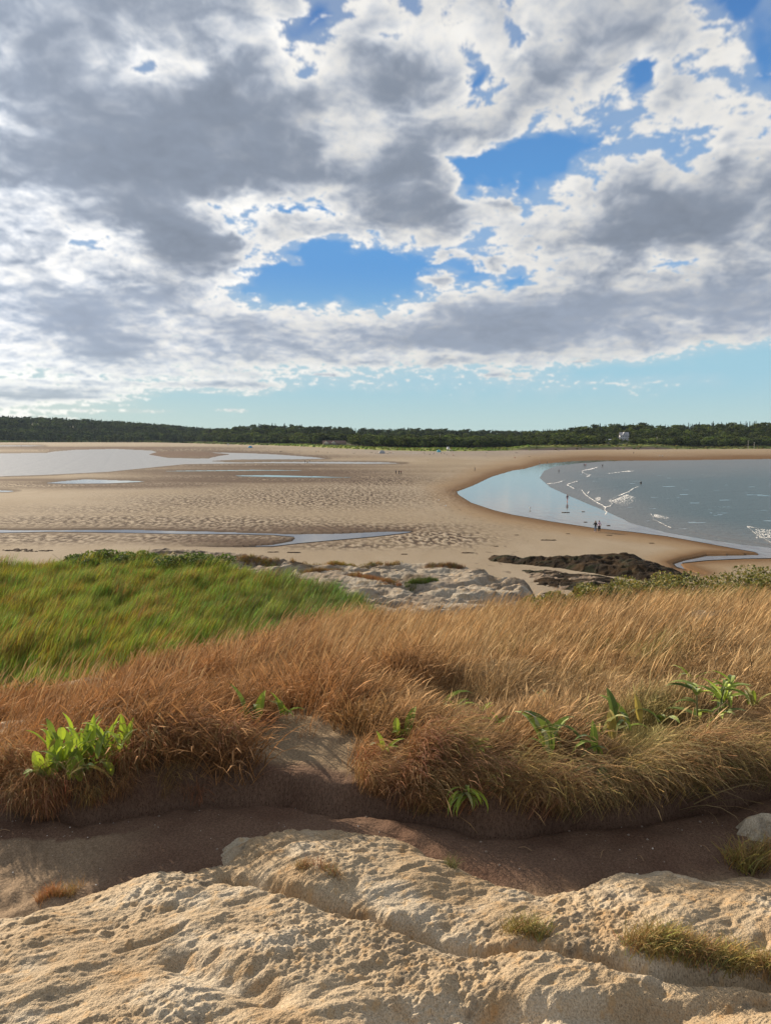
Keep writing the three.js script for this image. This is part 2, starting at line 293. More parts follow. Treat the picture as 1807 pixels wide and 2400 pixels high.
// ---------------------------------------------------------------- beach: the far shore line, the waters on it, the sand
const SHORE = [[-900, 1037], [0, 1037], [300, 1036], [420, 1038], [520, 1041], [640, 1044], [700, 1046], [800, 1051], [900, 1055.5], [1000, 1057.5], [1100, 1057.5], [1200, 1056], [1400, 1054], [1600, 1053], [1807, 1052], [2700, 1052]];
const shoreV = (u) => curve(SHORE, u);
const beachLevel = (u, v) => { const t = v - shoreV(u); const k = sstep(460, 340, u); return 0.22 + mix(2.7 * sstep(26, 0, t), 4.8 * clamp(1 - t / 13) , k); };
const A = 3;                                      // the survey is drawn out along v, where it is foreshortened most
const waters = {
  sea: [[1068, 1150], [1072, 1158], [1104, 1178], [1158, 1196], [1200, 1206], [1291, 1222], [1390, 1237], [1477, 1246], [1564, 1257], [1656, 1273.5], [1747, 1290], [1775, 1295], [1700, 1297], [1656, 1297.5], [1601, 1309], [1574, 1318], [1586, 1329], [1630, 1341], [1645, 1343], [1606, 1328], [1597, 1319], [1656, 1313], [1740, 1309], [1807, 1308], [2700, 1320], [2700, 1070], [1807, 1074], [1674, 1076], [1528, 1078], [1390, 1077], [1331, 1080], [1266, 1086], [1229, 1097], [1200, 1101], [1151, 1115], [1104, 1137]],
  lagoon: [[-900, 1124], [0, 1116.5], [108, 1113], [252, 1106], [342, 1097], [432, 1088], [520, 1086.5], [600, 1085.5], [720, 1086], [860, 1087], [942, 1086], [950, 1085], [900, 1082], [800, 1081], [640, 1081], [560, 1082.5], [500, 1080], [560, 1077], [700, 1076.5], [770, 1075], [740, 1070], [640, 1062], [600, 1060], [540, 1058.5], [480, 1057.5], [505, 1062], [535, 1064], [512, 1067.5], [486, 1073.5], [396, 1072], [353, 1064.5], [372, 1059], [358, 1055], [270, 1051], [180, 1053], [126, 1057], [110, 1060], [0, 1061.5], [-900, 1063]],
  slough: [[-900, 1047], [0, 1046], [70, 1046], [105, 1044.5], [60, 1043.2], [0, 1043], [-900, 1043]],
  pond: [[92, 1132], [140, 1126], [202, 1121], [262, 1123], [324, 1125], [353, 1128], [320, 1130], [252, 1133], [160, 1133.5]],
  ditch: [[306, 1104], [420, 1101.5], [600, 1099.5], [700, 1100.5], [725, 1101.5], [700, 1103], [600, 1103], [420, 1104.5]],
  brook: [[540, 1112.5], [620, 1111.5], [700, 1113], [780, 1115.5], [838, 1117], [820, 1119], [740, 1119], [640, 1118], [560, 1116]],
  creek: [[-900, 1236], [0, 1238], [130, 1238], [300, 1237], [480, 1241], [600, 1245], [690, 1248], [800, 1246], [900, 1242], [968, 1241], [976, 1243], [955, 1248.5], [880, 1257], [790, 1265], [700, 1273], [640, 1280], [560, 1281.5], [440, 1279], [560, 1277], [640, 1272], [684, 1264], [690, 1258], [640, 1253.5], [540, 1251.5], [420, 1251], [250, 1247.5], [120, 1246], [0, 1248.5], [-900, 1254]],
  puddle: [[-200, 1147], [0, 1146.5], [30, 1147.5], [46, 1150], [20, 1153], [-200, 1154]],
};
const waterLevel = { slough: 1.9 };
const waterKeys = Object.keys(waters), scaled = Object.fromEntries(waterKeys.map((k) => [k, waters[k].map(([u, v]) => [u, v * A])]));
const bounds = Object.fromEntries(waterKeys.map((k) => { const p = waters[k]; return [k, [Math.min(...p.map((q) => q[0])), Math.max(...p.map((q) => q[0])), Math.min(...p.map((q) => q[1])), Math.max(...p.map((q) => q[1]))]]; }));
function nearestWater(u, v) { let d = 400, k = ''; for (const n of waterKeys) { const b = bounds[n]; if (u < b[0] - 160 || u > b[1] + 160 || v < b[2] - 50 || v > b[3] + 50) continue; const s = sdf(scaled[n], u, v * A); if (s < d) { d = s; k = n; } } return [d, k]; }
// fields of ripple marks: centre u, v, half widths, strength
const RIPPLES = [[330, 1222, 420, 13, 0.8], [700, 1236, 300, 9, 1], [560, 1262, 260, 11, 1], [100, 1262, 190, 12, 0.7], [1010, 1262, 110, 16, 0.9], [740, 1165, 250, 26, 0.75], [480, 1178, 200, 20, 0.55], [880, 1128, 120, 16, 0.6], [250, 1136, 260, 7, 0.9], [600, 1122, 220, 8, 1], [620, 1106, 260, 7, 0.8], [450, 1062, 190, 6, 0.9], [330, 1054, 200, 4, 0.9], [560, 1090, 260, 3.5, 0.6], [620, 1070, 180, 5, 0.6], [330, 1195, 300, 12, 0.4], [820, 1280, 160, 8, 0.5]];
const MUDS = [[600, 1109, 330, 12, 0.9], [560, 1126, 330, 8, 0.95], [240, 1137, 300, 8, 0.95], [450, 1064, 170, 8, 0.9], [240, 1050, 360, 3.5, 0.9], [640, 1094, 330, 4.5, 0.8], [560, 1270, 220, 12, 0.75], [300, 1243, 420, 9, 0.6], [760, 1240, 260, 9, 0.7], [60, 1125, 160, 4, 0.8], [640, 1070, 180, 4, 0.6]];
function ripple(u, v) { let s = 0; for (const r of RIPPLES) { const a = (u - r[0]) / r[2], b = (v - r[1]) / r[3], q = a * a + b * b; if (q < 5) s = Math.max(s, r[4] * Math.exp(-q * 0.9)); } return s; }
const DRY = [0.32, 0.268, 0.203], PALE = [0.38, 0.33, 0.265], WET = [0.17, 0.1, 0.05], MUD = [0.085, 0.062, 0.05], GREY = [0.3, 0.27, 0.25];
function beachPoint(u, v) {
  const [w, key] = nearestWater(u, v), base = beachLevel(u, v), p = onLevel(u, v, base), x = p[0], z = p[2];
  const n1 = fbm(x * 0.02 + 3, z * 0.012, 4), n2 = fbm(x * 0.3, z * 0.11, 3);
  const wetEdge = w + 6 * n1 + 3 * n2;
  let rip = clamp(1.5 * ripple(u, v)) * sstep(-0.5, 0.3, n1 + 0.5) * sstep(-2, 6, w);
  const cell = noise(x * 1.3, z * 0.55) + 0.6 * noise(x * 2.6 + 9, z * 1.1), marks = rip * cell;
  let h = base + clamp((wetEdge) * 0.012, -0.2, 0.14) - 0.1 - 0.09 * marks + 0.03 * n2;
  const wl = waterLevel[key] ?? 0; if (wl) h = wl + clamp(wetEdge * 0.012, -0.2, 0.14) + (base - wl) * sstep(0, 12, w) - 0.05; if (w < -2) h = Math.min(h, wl - 0.06);
  let c = mix3(DRY, PALE, sstep(-0.3, 0.5, n1 + 0.3 * n2));
  const far = sstep(20, 4, v - shoreV(u)); c = mix3(c, mix3(GREY, PALE, sstep(1250, 1400, u) + sstep(900, 700, u)), far * 0.8);
  const sea = key === 'sea', band = sea ? 60 : key === 'creek' ? 6 : 13;
  const damp = sstep(band, sea ? 8 : 0, wetEdge); c = mix3(c, sea ? WET : MUD, damp * (sea ? 0.95 : 0.75));
  if (sea) c = mix3(c, [0.29, 0.2, 0.115], 0.75 * sstep(95, 30, wetEdge) * (1 - damp));
  const mud = rip * (v < 1130 ? 0.95 : 0.35); c = mix3(c, MUD, mud * sstep(-0.35, 0.3, n2 + n1 + 0.15));
  c = mix3(c, MUD, clamp(1.25 * rip) * sstep(-0.12, 0.22, cell));
  c = mix3(c, [0.46, 0.4, 0.33], 0.8 * clamp(1.2 * rip) * sstep(-0.1, -0.5, cell));
  // streaks of bare wet mud round the pools of the tidal flat
  let mudflat = 0; for (const m of MUDS) { const q = ((u - m[0]) / m[2]) ** 2 + ((v - m[1]) / m[3]) ** 2; if (q < 4) mudflat = Math.max(mudflat, m[4] * Math.exp(-q)); }
  if (mudflat > 0.02) c = mix3(c, [0.105, 0.072, 0.055], clamp(1.3 * mudflat) * sstep(-0.35, 0.25, fbm(x * 0.012, z * 0.05, 4) + 0.25));
  // the dark brown weed flat at the back of the lagoon and trails of footprints
  const flat = sstep(1, 0, ((u - 400) / 260) ** 2 + ((v - 1064) / 9) ** 2) * 0.7 + sstep(1, 0, ((u - 240) / 330) ** 2 + ((v - 1050.5) / 3.4) ** 2) * 0.6; c = mix3(c, [0.14, 0.09, 0.07], clamp(flat) * sstep(-4, 2, w));
  const steps = sstep(0.42, 0.7, noise(x * 1.1 + 40, z * 0.5)) * sstep(0.0, 0.35, fbm(x * 0.045 + 9, z * 0.02 + 4, 2)) * sstep(20, 60, w); c = mix3(c, MUD, 0.5 * steps); h -= 0.03 * steps;
  return [p[0], h, p[2], ...c];
}
{
  const V1 = 1425, nx = 1080, ny = 400, us = (i) => -420 + (2650 / (nx - 1)) * i;
  const g = gridGeo(nx, ny, (i, j) => { const u = us(i), vs = shoreV(u) - 1.5, t = j / (ny - 1); return beachPoint(u, vs + (V1 - vs) * Math.pow(t, 1.2)); });
  structure(mesh('beach_sand', g, M.sand), 'wide pale sand flat with ripple marks and wet brown edges');
}
function flatWater(name, key, mat, y, label) {
  const sh = new THREE.Shape(); waters[key].forEach(([u, v], i) => { const p = onLevel(u, v, y); if (i) sh.lineTo(p[0], p[2]); else sh.moveTo(p[0], p[2]); });
  const g = new THREE.ShapeGeometry(sh), a = g.attributes.position, uv = g.attributes.uv; 
  for (let i = 0; i < a.count; i++) { const x = a.getX(i), z = a.getY(i); a.setXYZ(i, x, y, z); uv.setXY(i, x, z * 0.35); }
  const ix = g.index.array; for (let i = 0; i < ix.length; i += 3) { const t = ix[i + 1]; ix[i + 1] = ix[i + 2]; ix[i + 2] = t; }
  g.computeVertexNormals(); const up = g.attributes.normal.getY(0) > 0; if (!up) { for (let i = 0; i < ix.length; i += 3) { const t = ix[i + 1]; ix[i + 1] = ix[i + 2]; ix[i + 2] = t; } g.computeVertexNormals(); }
  return structure(mesh(name, g, mat), label);
}
flatWater('wet_shore_film', 'sea', M.film, 0.004, 'thin sheet of water left on the sand at the sea edge');
flatWater('lagoon_water', 'lagoon', M.lagoon, 0.004, 'shallow lagoon lying behind the sand spit');
flatWater('lagoon_water', 'slough', M.lagoon, waterLevel.slough, 'narrow slough at the back of the lagoon');
for (const [k, l] of [['pond', 'oval tidal pool with ripple marks around it'], ['ditch', 'thin tidal channel across the sand flat'], ['brook', 'bright blue tidal pool in dark ripple marks'], ['puddle', 'small tidal puddle in the sand flat']]) flatWater('tidal_pool', k, M.pool, 0.004, l);
flatWater('tidal_creek', 'creek', M.pool, 0.004, 'long tidal creek with rippled banks below the grassy bluff');

// the open water with its waves
const SEA = [[1266, 1120], [1291, 1142], [1353, 1170], [1419, 1197], [1481, 1226], [1564, 1248], [1656, 1264], [1747, 1277], [1807, 1283], [2700, 1308], [2700, 1071], [1807, 1075], [1674, 1077.5], [1528, 1079.5], [1420, 1082], [1353, 1087], [1300, 1094], [1276, 1104]].map(([u, v]) => [u, v * A]);
const z5 = (pts) => pts.map(([a, b]) => [1300 + a / 6.404, 1080 + b / 6.404]);
const foamLines = [
  { p: z5([[1290, 372], [1200, 405], [1160, 425], [1110, 465], [1000, 505], [870, 565], [815, 605]]), w: 1.5 }, { p: z5([[815, 605], [860, 645], [830, 680], [760, 695], [745, 735], [780, 770], [755, 800]]), w: 0.9 },
  { p: z5([[395, 430], [430, 475], [465, 515], [530, 560], [600, 610], [700, 660], [760, 700]]), w: 1.2 }, { p: z5([[485, 495], [515, 462], [550, 445]]), w: 0.8 },
  { p: z5([[330, 305], [240, 335], [185, 355], [200, 375], [240, 390], [280, 415]]), w: 1.5 }, { p: z5([[-120, 345], [0, 335], [75, 318], [160, 285]]), w: 1.3 },
  { p: z5([[640, 95], [540, 125], [420, 145], [408, 175], [470, 200], [540, 210], [480, 240]]), w: 1.4 }, { p: z5([[800, 190], [900, 178], [1000, 165], [1180, 150]]), w: 2 },
  { p: z5([[1435, 795], [1475, 850], [1470, 880], [1530, 905], [1620, 950], [1665, 975], [1740, 1005]]), w: 0.8 },
  { p: [[1750, 1234], [1764, 1247], [1778, 1256], [1792, 1264], [1810, 1274], [1850, 1286]], w: 1.0 }, { p: [[1752, 1234], [1775, 1239], [1792, 1242]], w: 0.8 },
];
const swells = [...foamLines.map((f) => f.p), z5([[-200, 200], [80, 185], [270, 150], [400, 128]]), z5([[550, 445], [700, 425], [900, 400], [1100, 375], [1290, 372]]), z5([[1290, 372], [1450, 330], [1700, 290], [2100, 250], [3200, 190]]), z5([[200, 330], [400, 290], [600, 262], [760, 230], [900, 212], [1040, 208]]), z5([[880, 102], [1080, 96], [1400, 60]]), z5([[1180, 150], [1500, 120], [1800, 95], [3000, 40]]), [[1560, 1130], [1650, 1120], [1760, 1106], [1900, 1096]], [[1600, 1162], [1700, 1152], [1810, 1146], [1950, 1136]], [[1625, 1247], [1680, 1258], [1760, 1270], [1830, 1280]]].map((l) => l.map(([u, v]) => [u, v * A]));
{
  const nx = 620, ny = 300;
  const g = gridGeo(nx, ny, (i, j) => {
    const u = 1240 + (1260 / (nx - 1)) * i, v = 1070 + 240 * Math.pow(j / (ny - 1), 1.3), s = sdf(SEA, u, v * A);
    if (s > 3) return null;
    const p = onLevel(u, v, 0.01), x = p[0], z = p[2], k = sstep(0, -60, s);
    let d = 1e9; for (const l of swells) d = Math.min(d, lineDist(l, u, v * A));
    const along = x * 0.8 - z * 0.6, across = x * 0.6 + z * 0.8;
    const h = 0.012 + k * (0.05 * fbm(along * 0.07, across * 0.24, 3) + 0.085 * fbm(x * 0.11 + 0.15 * z, z * 0.4, 5, 0.65)) + 0.03 * k + 0.07 * Math.exp(-((d / 4) ** 2)) * sstep(1, -8, s);
    const c = mix3([0.085, 0.08, 0.07], [0.025, 0.045, 0.045], sstep(0, -170, s + 30 * fbm(x * 0.05, z * 0.03, 2)));
    return [x, h, z, ...c, x, z * 0.5];
  });
  structure(mesh('sea_water', g, M.sea), 'grey blue sea with low waves breaking on the sand');
}
{ // foam: ragged ridges along the breaking crests and scattered patches behind them
  reseed(77); const pos = [], col = [];
  const blob = (u, v, ru, rv, hgt, lift = 0.05) => { const c = onLevel(u, v, 0.05), e = onLevel(u + ru, v, 0.05), f = onLevel(u, v - rv, 0.05), dx = e[0] - c[0], dz = f[2] - c[2], n = 7, ring = []; for (let i = 0; i < n; i++) { const a = (i / n) * 6.2832, r = rr(0.6, 1.15); ring.push([c[0] + Math.cos(a) * dx * r, 0.05 + lift, c[2] + Math.sin(a) * dz * r]); } for (let i = 0; i < n; i++) { const a = ring[i], b = ring[(i + 1) % n]; pos.push(...a, ...b, c[0] + rr(-0.2, 0.2) * dx, 0.07 + lift + hgt, c[2]); const t = rr(0.72, 0.9); for (let q = 0; q < 3; q++) col.push(t, t, t * 0.99); } };
  for (const { p, w } of foamLines) for (let i = 1; i < p.length; i++) { const L = Math.hypot(p[i][0] - p[i - 1][0], (p[i][1] - p[i - 1][1]) * 2); for (let k = 0; k < L * 2; k++) { const t = rnd(), gap = noise(i * 3.3 + t * L * 0.16, w * 9), thick = rr(0.2, 0.62) * w * clamp(0.8 + 0.9 * gap, 0.25, 1.2); blob(mix(p[i - 1][0], p[i][0], t) + rr(-0.8, 0.8), mix(p[i - 1][1], p[i][1], t) + rr(-0.2, 0.35), thick * 1.5, thick * 0.45, 0.05, 0.02); } }
  for (let k = 0; k < 520; k++) { const t = rnd(), a = [1430, 1174], b = [1470, 1158], q = rnd() * rnd(); blob(mix(a[0], b[0], t) + q * 34, mix(a[1], b[1], t) + q * 14 + 1, rr(0.25, 0.7), rr(0.06, 0.16), 0.03); }
  for (let k = 0; k < 240; k++) { const q = rnd() * rnd(); blob(1530 + q * 40 + rr(0, 8), 1207 + q * 8 + rr(-1, 5), rr(0.25, 0.7), rr(0.06, 0.15), 0.02); blob(1770 + rnd() * 45, 1242 + rnd() * 20, rr(0.4, 1.1), rr(0.1, 0.24), 0.04); }
  for (let k = 0; k < 160; k++) blob(1395 + rnd() * 12, 1166 + rnd() * 8, rr(0.2, 0.5), rr(0.05, 0.14), 0.02);
  stuff(mesh('sea_foam', triGeo(pos, col), M.foam), 'white foam along the small breaking waves', 'foam');
}
console.log('beach done');

// ---------------------------------------------------------------- far shore: dunes, wooded land and ridges
const depthOf = (u, v, level) => -onLevel(u, v, level)[2];
const shoreDepth = (u) => depthOf(u, shoreV(u), beachLevel(u, shoreV(u)));
const RIDGES = [ // crest depth, half width (near side, far side), crest of the ground (u, metres)
  { d: 2700, w: [1000, 900], c: [[-900, 70], [-300, 78], [0, 76], [100, 71], [200, 63], [300, 56], [400, 44], [500, 31], [620, 20], [900, 12], [2700, 10]] },
  { d: 1750, w: [560, 700], c: [[-900, 4], [300, 6], [450, 18], [520, 27], [600, 30], [700, 29], [800, 25], [900, 19], [960, 21], [1050, 20], [1150, 17], [1230, 16], [1400, 16], [2700, 18]] },
  { d: 1180, w: [430, 500], c: [[-900, 0], [900, 0], [1050, 2], [1150, 5], [1220, 10], [1280, 15], [1340, 19], [1420, 23], [1500, 25], [1600, 24], [1700, 26], [1807, 30], [2300, 36], [2700, 36]] },
];
function landLevel(u, d) {
  const ds = shoreDepth(u), back = d - ds, x = ((u - CX) / F) * d;
  const bl = beachLevel(u, shoreV(u)); let y = bl - 0.3 + 2.4 * sstep(-8, 30, back) + 2.4 * sstep(40, 260, back) + 0.9 * noise(x * 0.02, d * 0.02) * sstep(0, 40, back);
  const scarp = sstep(1190, 1240, u) * sstep(1600, 1540, u); y += scarp * (2.6 + 0.8 * noise(x * 0.05, 3)) * sstep(2, 13, back) * sstep(60, 30, back);
  for (const r of RIDGES) { const t = (d - r.d) / (d < r.d ? r.w[0] : r.w[1]); const hill = curve(r.c, u) * sstep(1.25, 0, Math.abs(t)) + 4 * fbm(x * 0.006, d * 0.006, 2); y += Math.max(0, hill - y) * sstep(30, 330, back); }
  return y;
}
{
  const nx = 420, ny = 150, cols = [[0.13, 0.17, 0.035], [0.05, 0.06, 0.025]];
  const g = gridGeo(nx, ny, (i, j) => {
    const u = -900 + (3600 / (nx - 1)) * i, ds = shoreDepth(u) - 12, t = j / (ny - 1), d = ds + (4200 - ds) * t * t * t + 300 * t * (1 - t), y = j === 0 ? -1 : landLevel(u, d);
    const back = d - ds, p = atDepth(u, d, y), n = fbm(p[0] * 0.03, d * 0.03, 3);
    let c = mix3(mix3([0.2, 0.22, 0.05], [0.13, 0.16, 0.045], sstep(-0.4, 0.4, n)), cols[1], sstep(25, 75, back + 30 * n));
    const bluff = sstep(1180, 1240, u) * sstep(1620, 1540, u) * sstep(24, 16, back + 4 * n); c = mix3(c, [0.4, 0.33, 0.25], sstep(10, 2, back + 5 * n) * 0.9 * (1 - bluff)); c = mix3(c, [0.25, 0.17, 0.145], bluff);
    return [...p, ...c];
  });
  structure(mesh('shore_land', g, M.land), 'low wooded land and ridges behind the far beach');
}
// ---- trees
function shards(n, shape, size, colors, up = 0.3) { // leaf clumps spread through a crown
  const pos = [], col = [];
  for (let i = 0; i < n; i++) {
    const c = shape(), s = size * rr(0.6, 1.4), o = new THREE.Vector3(rr(-1, 1), rr(-1, 1) + up, rr(-1, 1)).normalize(), a = new THREE.Vector3(rr(-1, 1), rr(-1, 1), rr(-1, 1)).cross(o).normalize(), b = o.clone().cross(a), k = colors[Math.floor(rnd() * colors.length)], f = rr(0.75, 1.25);
    const pts = [0, 1, 2, 3].map((q) => { const t = q * 1.5708 + rr(-0.5, 0.5), r = s * rr(0.6, 1.1); return [c[0] + r * (a.x * Math.cos(t) + b.x * Math.sin(t)), c[1] + r * (a.y * Math.cos(t) + b.y * Math.sin(t)), c[2] + r * (a.z * Math.cos(t) + b.z * Math.sin(t))]; });
    pos.push(...pts[0], ...pts[1], ...pts[2], ...pts[0], ...pts[2], ...pts[3]);
    for (let q = 0; q < 6; q++) col.push(k[0] * f, k[1] * f, k[2] * f);
  }
  return triGeo(pos, col);
}
const inBall = (cx, cy, cz, rx, ry, rz) => () => { let x, y, z; do { x = rr(-1, 1); y = rr(-1, 1); z = rr(-1, 1); } while (x * x + y * y + z * z > 1); const m = Math.pow(x * x + y * y + z * z, -0.22); return [cx + x * rx * m, cy + y * ry * m, cz + z * rz * m]; };
const GREENS = { spruce: [[0.03, 0.045, 0.022], [0.045, 0.06, 0.025], [0.02, 0.03, 0.018]], pine: [[0.045, 0.06, 0.022], [0.065, 0.08, 0.026], [0.03, 0.04, 0.018]], leafy: [[0.065, 0.082, 0.02], [0.1, 0.115, 0.026], [0.038, 0.05, 0.018]] };
function spruceParts(h) { const r = h * 0.17; return { trunk: tint(rod([0, 0, 0], [0, h * 0.95, 0], h * 0.016, h * 0.004, 5), [0.07, 0.055, 0.045]), crown: shards(260, () => { const t = Math.pow(rnd(), 0.75), tier = Math.floor((1 - t) * 9) / 9, a = rnd() * 6.2832, q = r * (1 - t) * (0.55 + 0.45 * rnd()) * (0.8 + 0.4 * Math.sin(tier * 40 + a * 3)); return [Math.cos(a) * q, h * (0.1 + 0.9 * t), Math.sin(a) * q]; }, h * 0.042, GREENS.spruce, -0.2) }; }
function roundParts(h, kind, lobes) {
  const trunk = [tint(rod([0, 0, 0], [h * 0.02, h * 0.62, 0], h * 0.022, h * 0.012, 6), [0.09, 0.07, 0.055])], crown = [];
  for (let i = 0; i < lobes; i++) { const a = i * 2.4 + rnd(), q = h * rr(0.05, kind === 'leafy' ? 0.36 : 0.26), y = h * rr(0.45, 0.84), c = [Math.cos(a) * q, y, Math.sin(a) * q]; trunk.push(tint(rod([0, h * 0.45, 0], c, h * 0.009, h * 0.004, 4), [0.09, 0.07, 0.055])); crown.push(shards(Math.floor(520 / lobes), inBall(...c, h * rr(0.14, 0.23), h * rr(0.1, 0.16), h * rr(0.14, 0.23)), h * 0.05, GREENS[kind])); }
  return { trunk: merge(trunk), crown: merge(crown) };
}
reseed(31);
const treeKinds = [['spruce_tree', spruceParts(1)], ['spruce_tree', spruceParts(1)], ['pine_tree', roundParts(1, 'pine', 7)], ['pine_tree', roundParts(1, 'pine', 9)], ['leafy_tree', roundParts(1, 'leafy', 8)], ['leafy_tree', roundParts(1, 'leafy', 10)]];
function treeThing(kind, u, d, h, label, category, group) {
  const [name, parts] = treeKinds[kind], y = landLevel(u, d) - 0.3, t = thing(name, label, category, atDepth(u, d, y), rnd() * 6.28, group);
  t.scale.set(h * rr(0.85, 1.2), h, h * rr(0.85, 1.2)); mesh('trunk', parts.trunk, M.land, t); mesh('crown', parts.crown, M.leafy, t); return t;
}
const clearings = [[784, 40, 0, 1070], [1457, 17, 830, 1010], [1421, 11, 830, 960]];
const free = (u, d) => !clearings.some(([cu, w, c0, cd]) => Math.abs(u - cu) < w && d < cd && d > c0);
const edgeOff = (u) => curve([[-900, 90], [0, 90], [300, 70], [480, 30], [620, 26], [740, 40], [900, 34], [1150, 34], [1250, 40], [1500, 26], [1700, 22], [2700, 22]], u);
const kindAt = (u, d, n) => u < 480 ? (n < 0.6 ? 2 : n < 0.85 ? 3 : 0) : u < 900 ? (n < 0.35 ? 2 : n < 0.6 ? 3 : n < 0.8 ? 4 : 5) : u < 1250 ? (n < 0.5 ? 3 : n < 0.9 ? 4 : 0) : n < 0.3 ? 4 : n < 0.6 ? 5 : n < 0.8 ? 3 : 1;
const topAt = (u) => curve([[-900, 23], [0, 23], [300, 22], [480, 20], [620, 18], [760, 17], [900, 13], [1000, 11], [1150, 10], [1300, 9], [1500, 9], [1807, 10], [2700, 10]], u);
reseed(404);
{ // the front rank: single trees
  const N = 280, where = (u) => u < 480 ? 'behind the lagoon' : u < 745 ? 'beside the long shingled building' : u < 830 ? 'behind the long shingled building' : u < 1190 ? 'behind the green dune grass' : u < 1390 ? 'above the pink eroded dune' : u < 1480 ? 'near the white gabled house' : 'on the wooded rise beyond the sea';
  for (let i = 0; i < N; i++) {
    const u = -40 + (1890 / N) * (i + rnd()), ds = shoreDepth(u), d = ds + edgeOff(u) + rr(0, 46); if (!free(u, d)) { rnd(); continue; }
    const k = kindAt(u, d, rnd()), h = topAt(u) * rr(0.62, 0.95), look = ['dark pointed spruce', 'dark pointed spruce', 'dark flat topped pine', 'dark flat topped pine', 'green round crowned tree', 'green round crowned tree'][k];
    treeThing(k, u, d, h, `${look} at the forest edge ${where(u)}`, 'tree', `${look}s ${where(u)}`);
  }
}
{ // the forest behind reads as one mass
  const lists = treeKinds.map(() => []), m = new THREE.Matrix4(), q = new THREE.Quaternion(), Y = new THREE.Vector3(0, 1, 0);
  const put = (k, u, d, h, wide = 1) => { const y = landLevel(u, d) - 0.5; if (k < 2) wide *= 0.75; q.setFromAxisAngle(Y, rnd() * 6.28); lists[k].push([m.compose(new THREE.Vector3(...atDepth(u, d, y)), q, new THREE.Vector3(h * wide, h, h * wide)).clone(), (0.55 + 1.0 * Math.pow(rnd(), 1.6)) * (1 + 0.55 * noise(u * 0.025, d * 0.012))]); };
  for (let i = 0; i < 5200; i++) { const u = rr(-600, 2450), ds = shoreDepth(u), d = ds + edgeOff(u) + 30 + rnd() * rnd() * 320; if (free(u, d)) put(kindAt(u, d, rnd()), u, d, topAt(u) * rr(0.75, 1.05), 1.25); }
  for (let i = 0; i < 3600; i++) { const u = rr(900, 2450), d = rr(760, 1230); if (d > shoreDepth(u) + 40 && free(u, d)) { const n = rnd(), top = sstep(950, 1180, d); put(n < 0.3 + 0.5 * top ? (n < 0.5 ? 0 : 1) : n < 0.85 ? 4 : 5, u, d, rr(7, 13) * (1 + 0.3 * top * rnd()), n < 0.3 + 0.5 * top ? 1 : 1.4); } }
  for (let i = 0; i < 5000; i++) { const u = rr(-600, 2450), d = rr(1300, 1800); if (d > shoreDepth(u) + 60) put(rnd() < 0.6 ? 0 : 3, u, d, rr(9, 19), 1.25); }
  for (let i = 0; i < 9000; i++) { const u = rr(-700, 1300), d = rr(1900, 2800); put(rnd() < 0.62 ? 1 : 3, u, d, rr(9, 22), 1.3); }
  treeKinds.forEach(([name, parts], k) => {
    const g = merge([parts.trunk, parts.crown]), im = new THREE.InstancedMesh(g, M.leafy, lists[k].length); im.name = numbered('forest');
    lists[k].forEach(([mm, f], i) => { im.setMatrixAt(i, mm); im.setColorAt(i, new THREE.Color().setRGB(f * rr(0.95, 1.15), f, f * rr(0.8, 0.95))); });
    im.castShadow = im.receiveShadow = true; scene.add(im); stuff(im, `far wood of ${name.replace('_', ' ')}s covering the ridges`, 'forest');
  });
}
{ // dune grass and low scrub along the back of the beach
  reseed(55); const g = shards(40, () => { const a = rnd() * 6.28, q = rnd() * 0.5; return [Math.cos(a) * q, rnd() * 0.7, Math.sin(a) * q]; }, 0.3, [[1, 1, 1]], 0), list = [], m = new THREE.Matrix4(), q = new THREE.Quaternion();
  for (let i = 0; i < 5200; i++) { const u = rr(-300, 2200), ds = shoreDepth(u), b = rr(2, 70); if (u > 1190 && u < 1600 && b < 14 && rnd() < 0.8) continue; const d = ds + b, s = rr(0.5, 1.5) * d / 800, y = landLevel(u, d); m.compose(new THREE.Vector3(...atDepth(u, d, y - 0.1)), q, new THREE.Vector3(s * 2.2, s, s * 2.2)); const w = rnd(), k = u > 1250 ? [0.2, 0.18, 0.06] : u < 640 && b < 60 ? [0.15, 0.16, 0.05] : [0.2, 0.235, 0.045]; list.push([m.clone(), k.map((c) => c * rr(0.75, 1.2))]); }
  const im = new THREE.InstancedMesh(tint(g, [1, 1, 1]), M.leafy, list.length); im.name = 'dune_grass'; list.forEach(([mm, c], i) => { im.setMatrixAt(i, mm); im.setColorAt(i, new THREE.Color().setRGB(...c)); }); scene.add(im); stuff(im, 'bright green dune grass along the back of the beach', 'grass');
}
console.log('far land done');

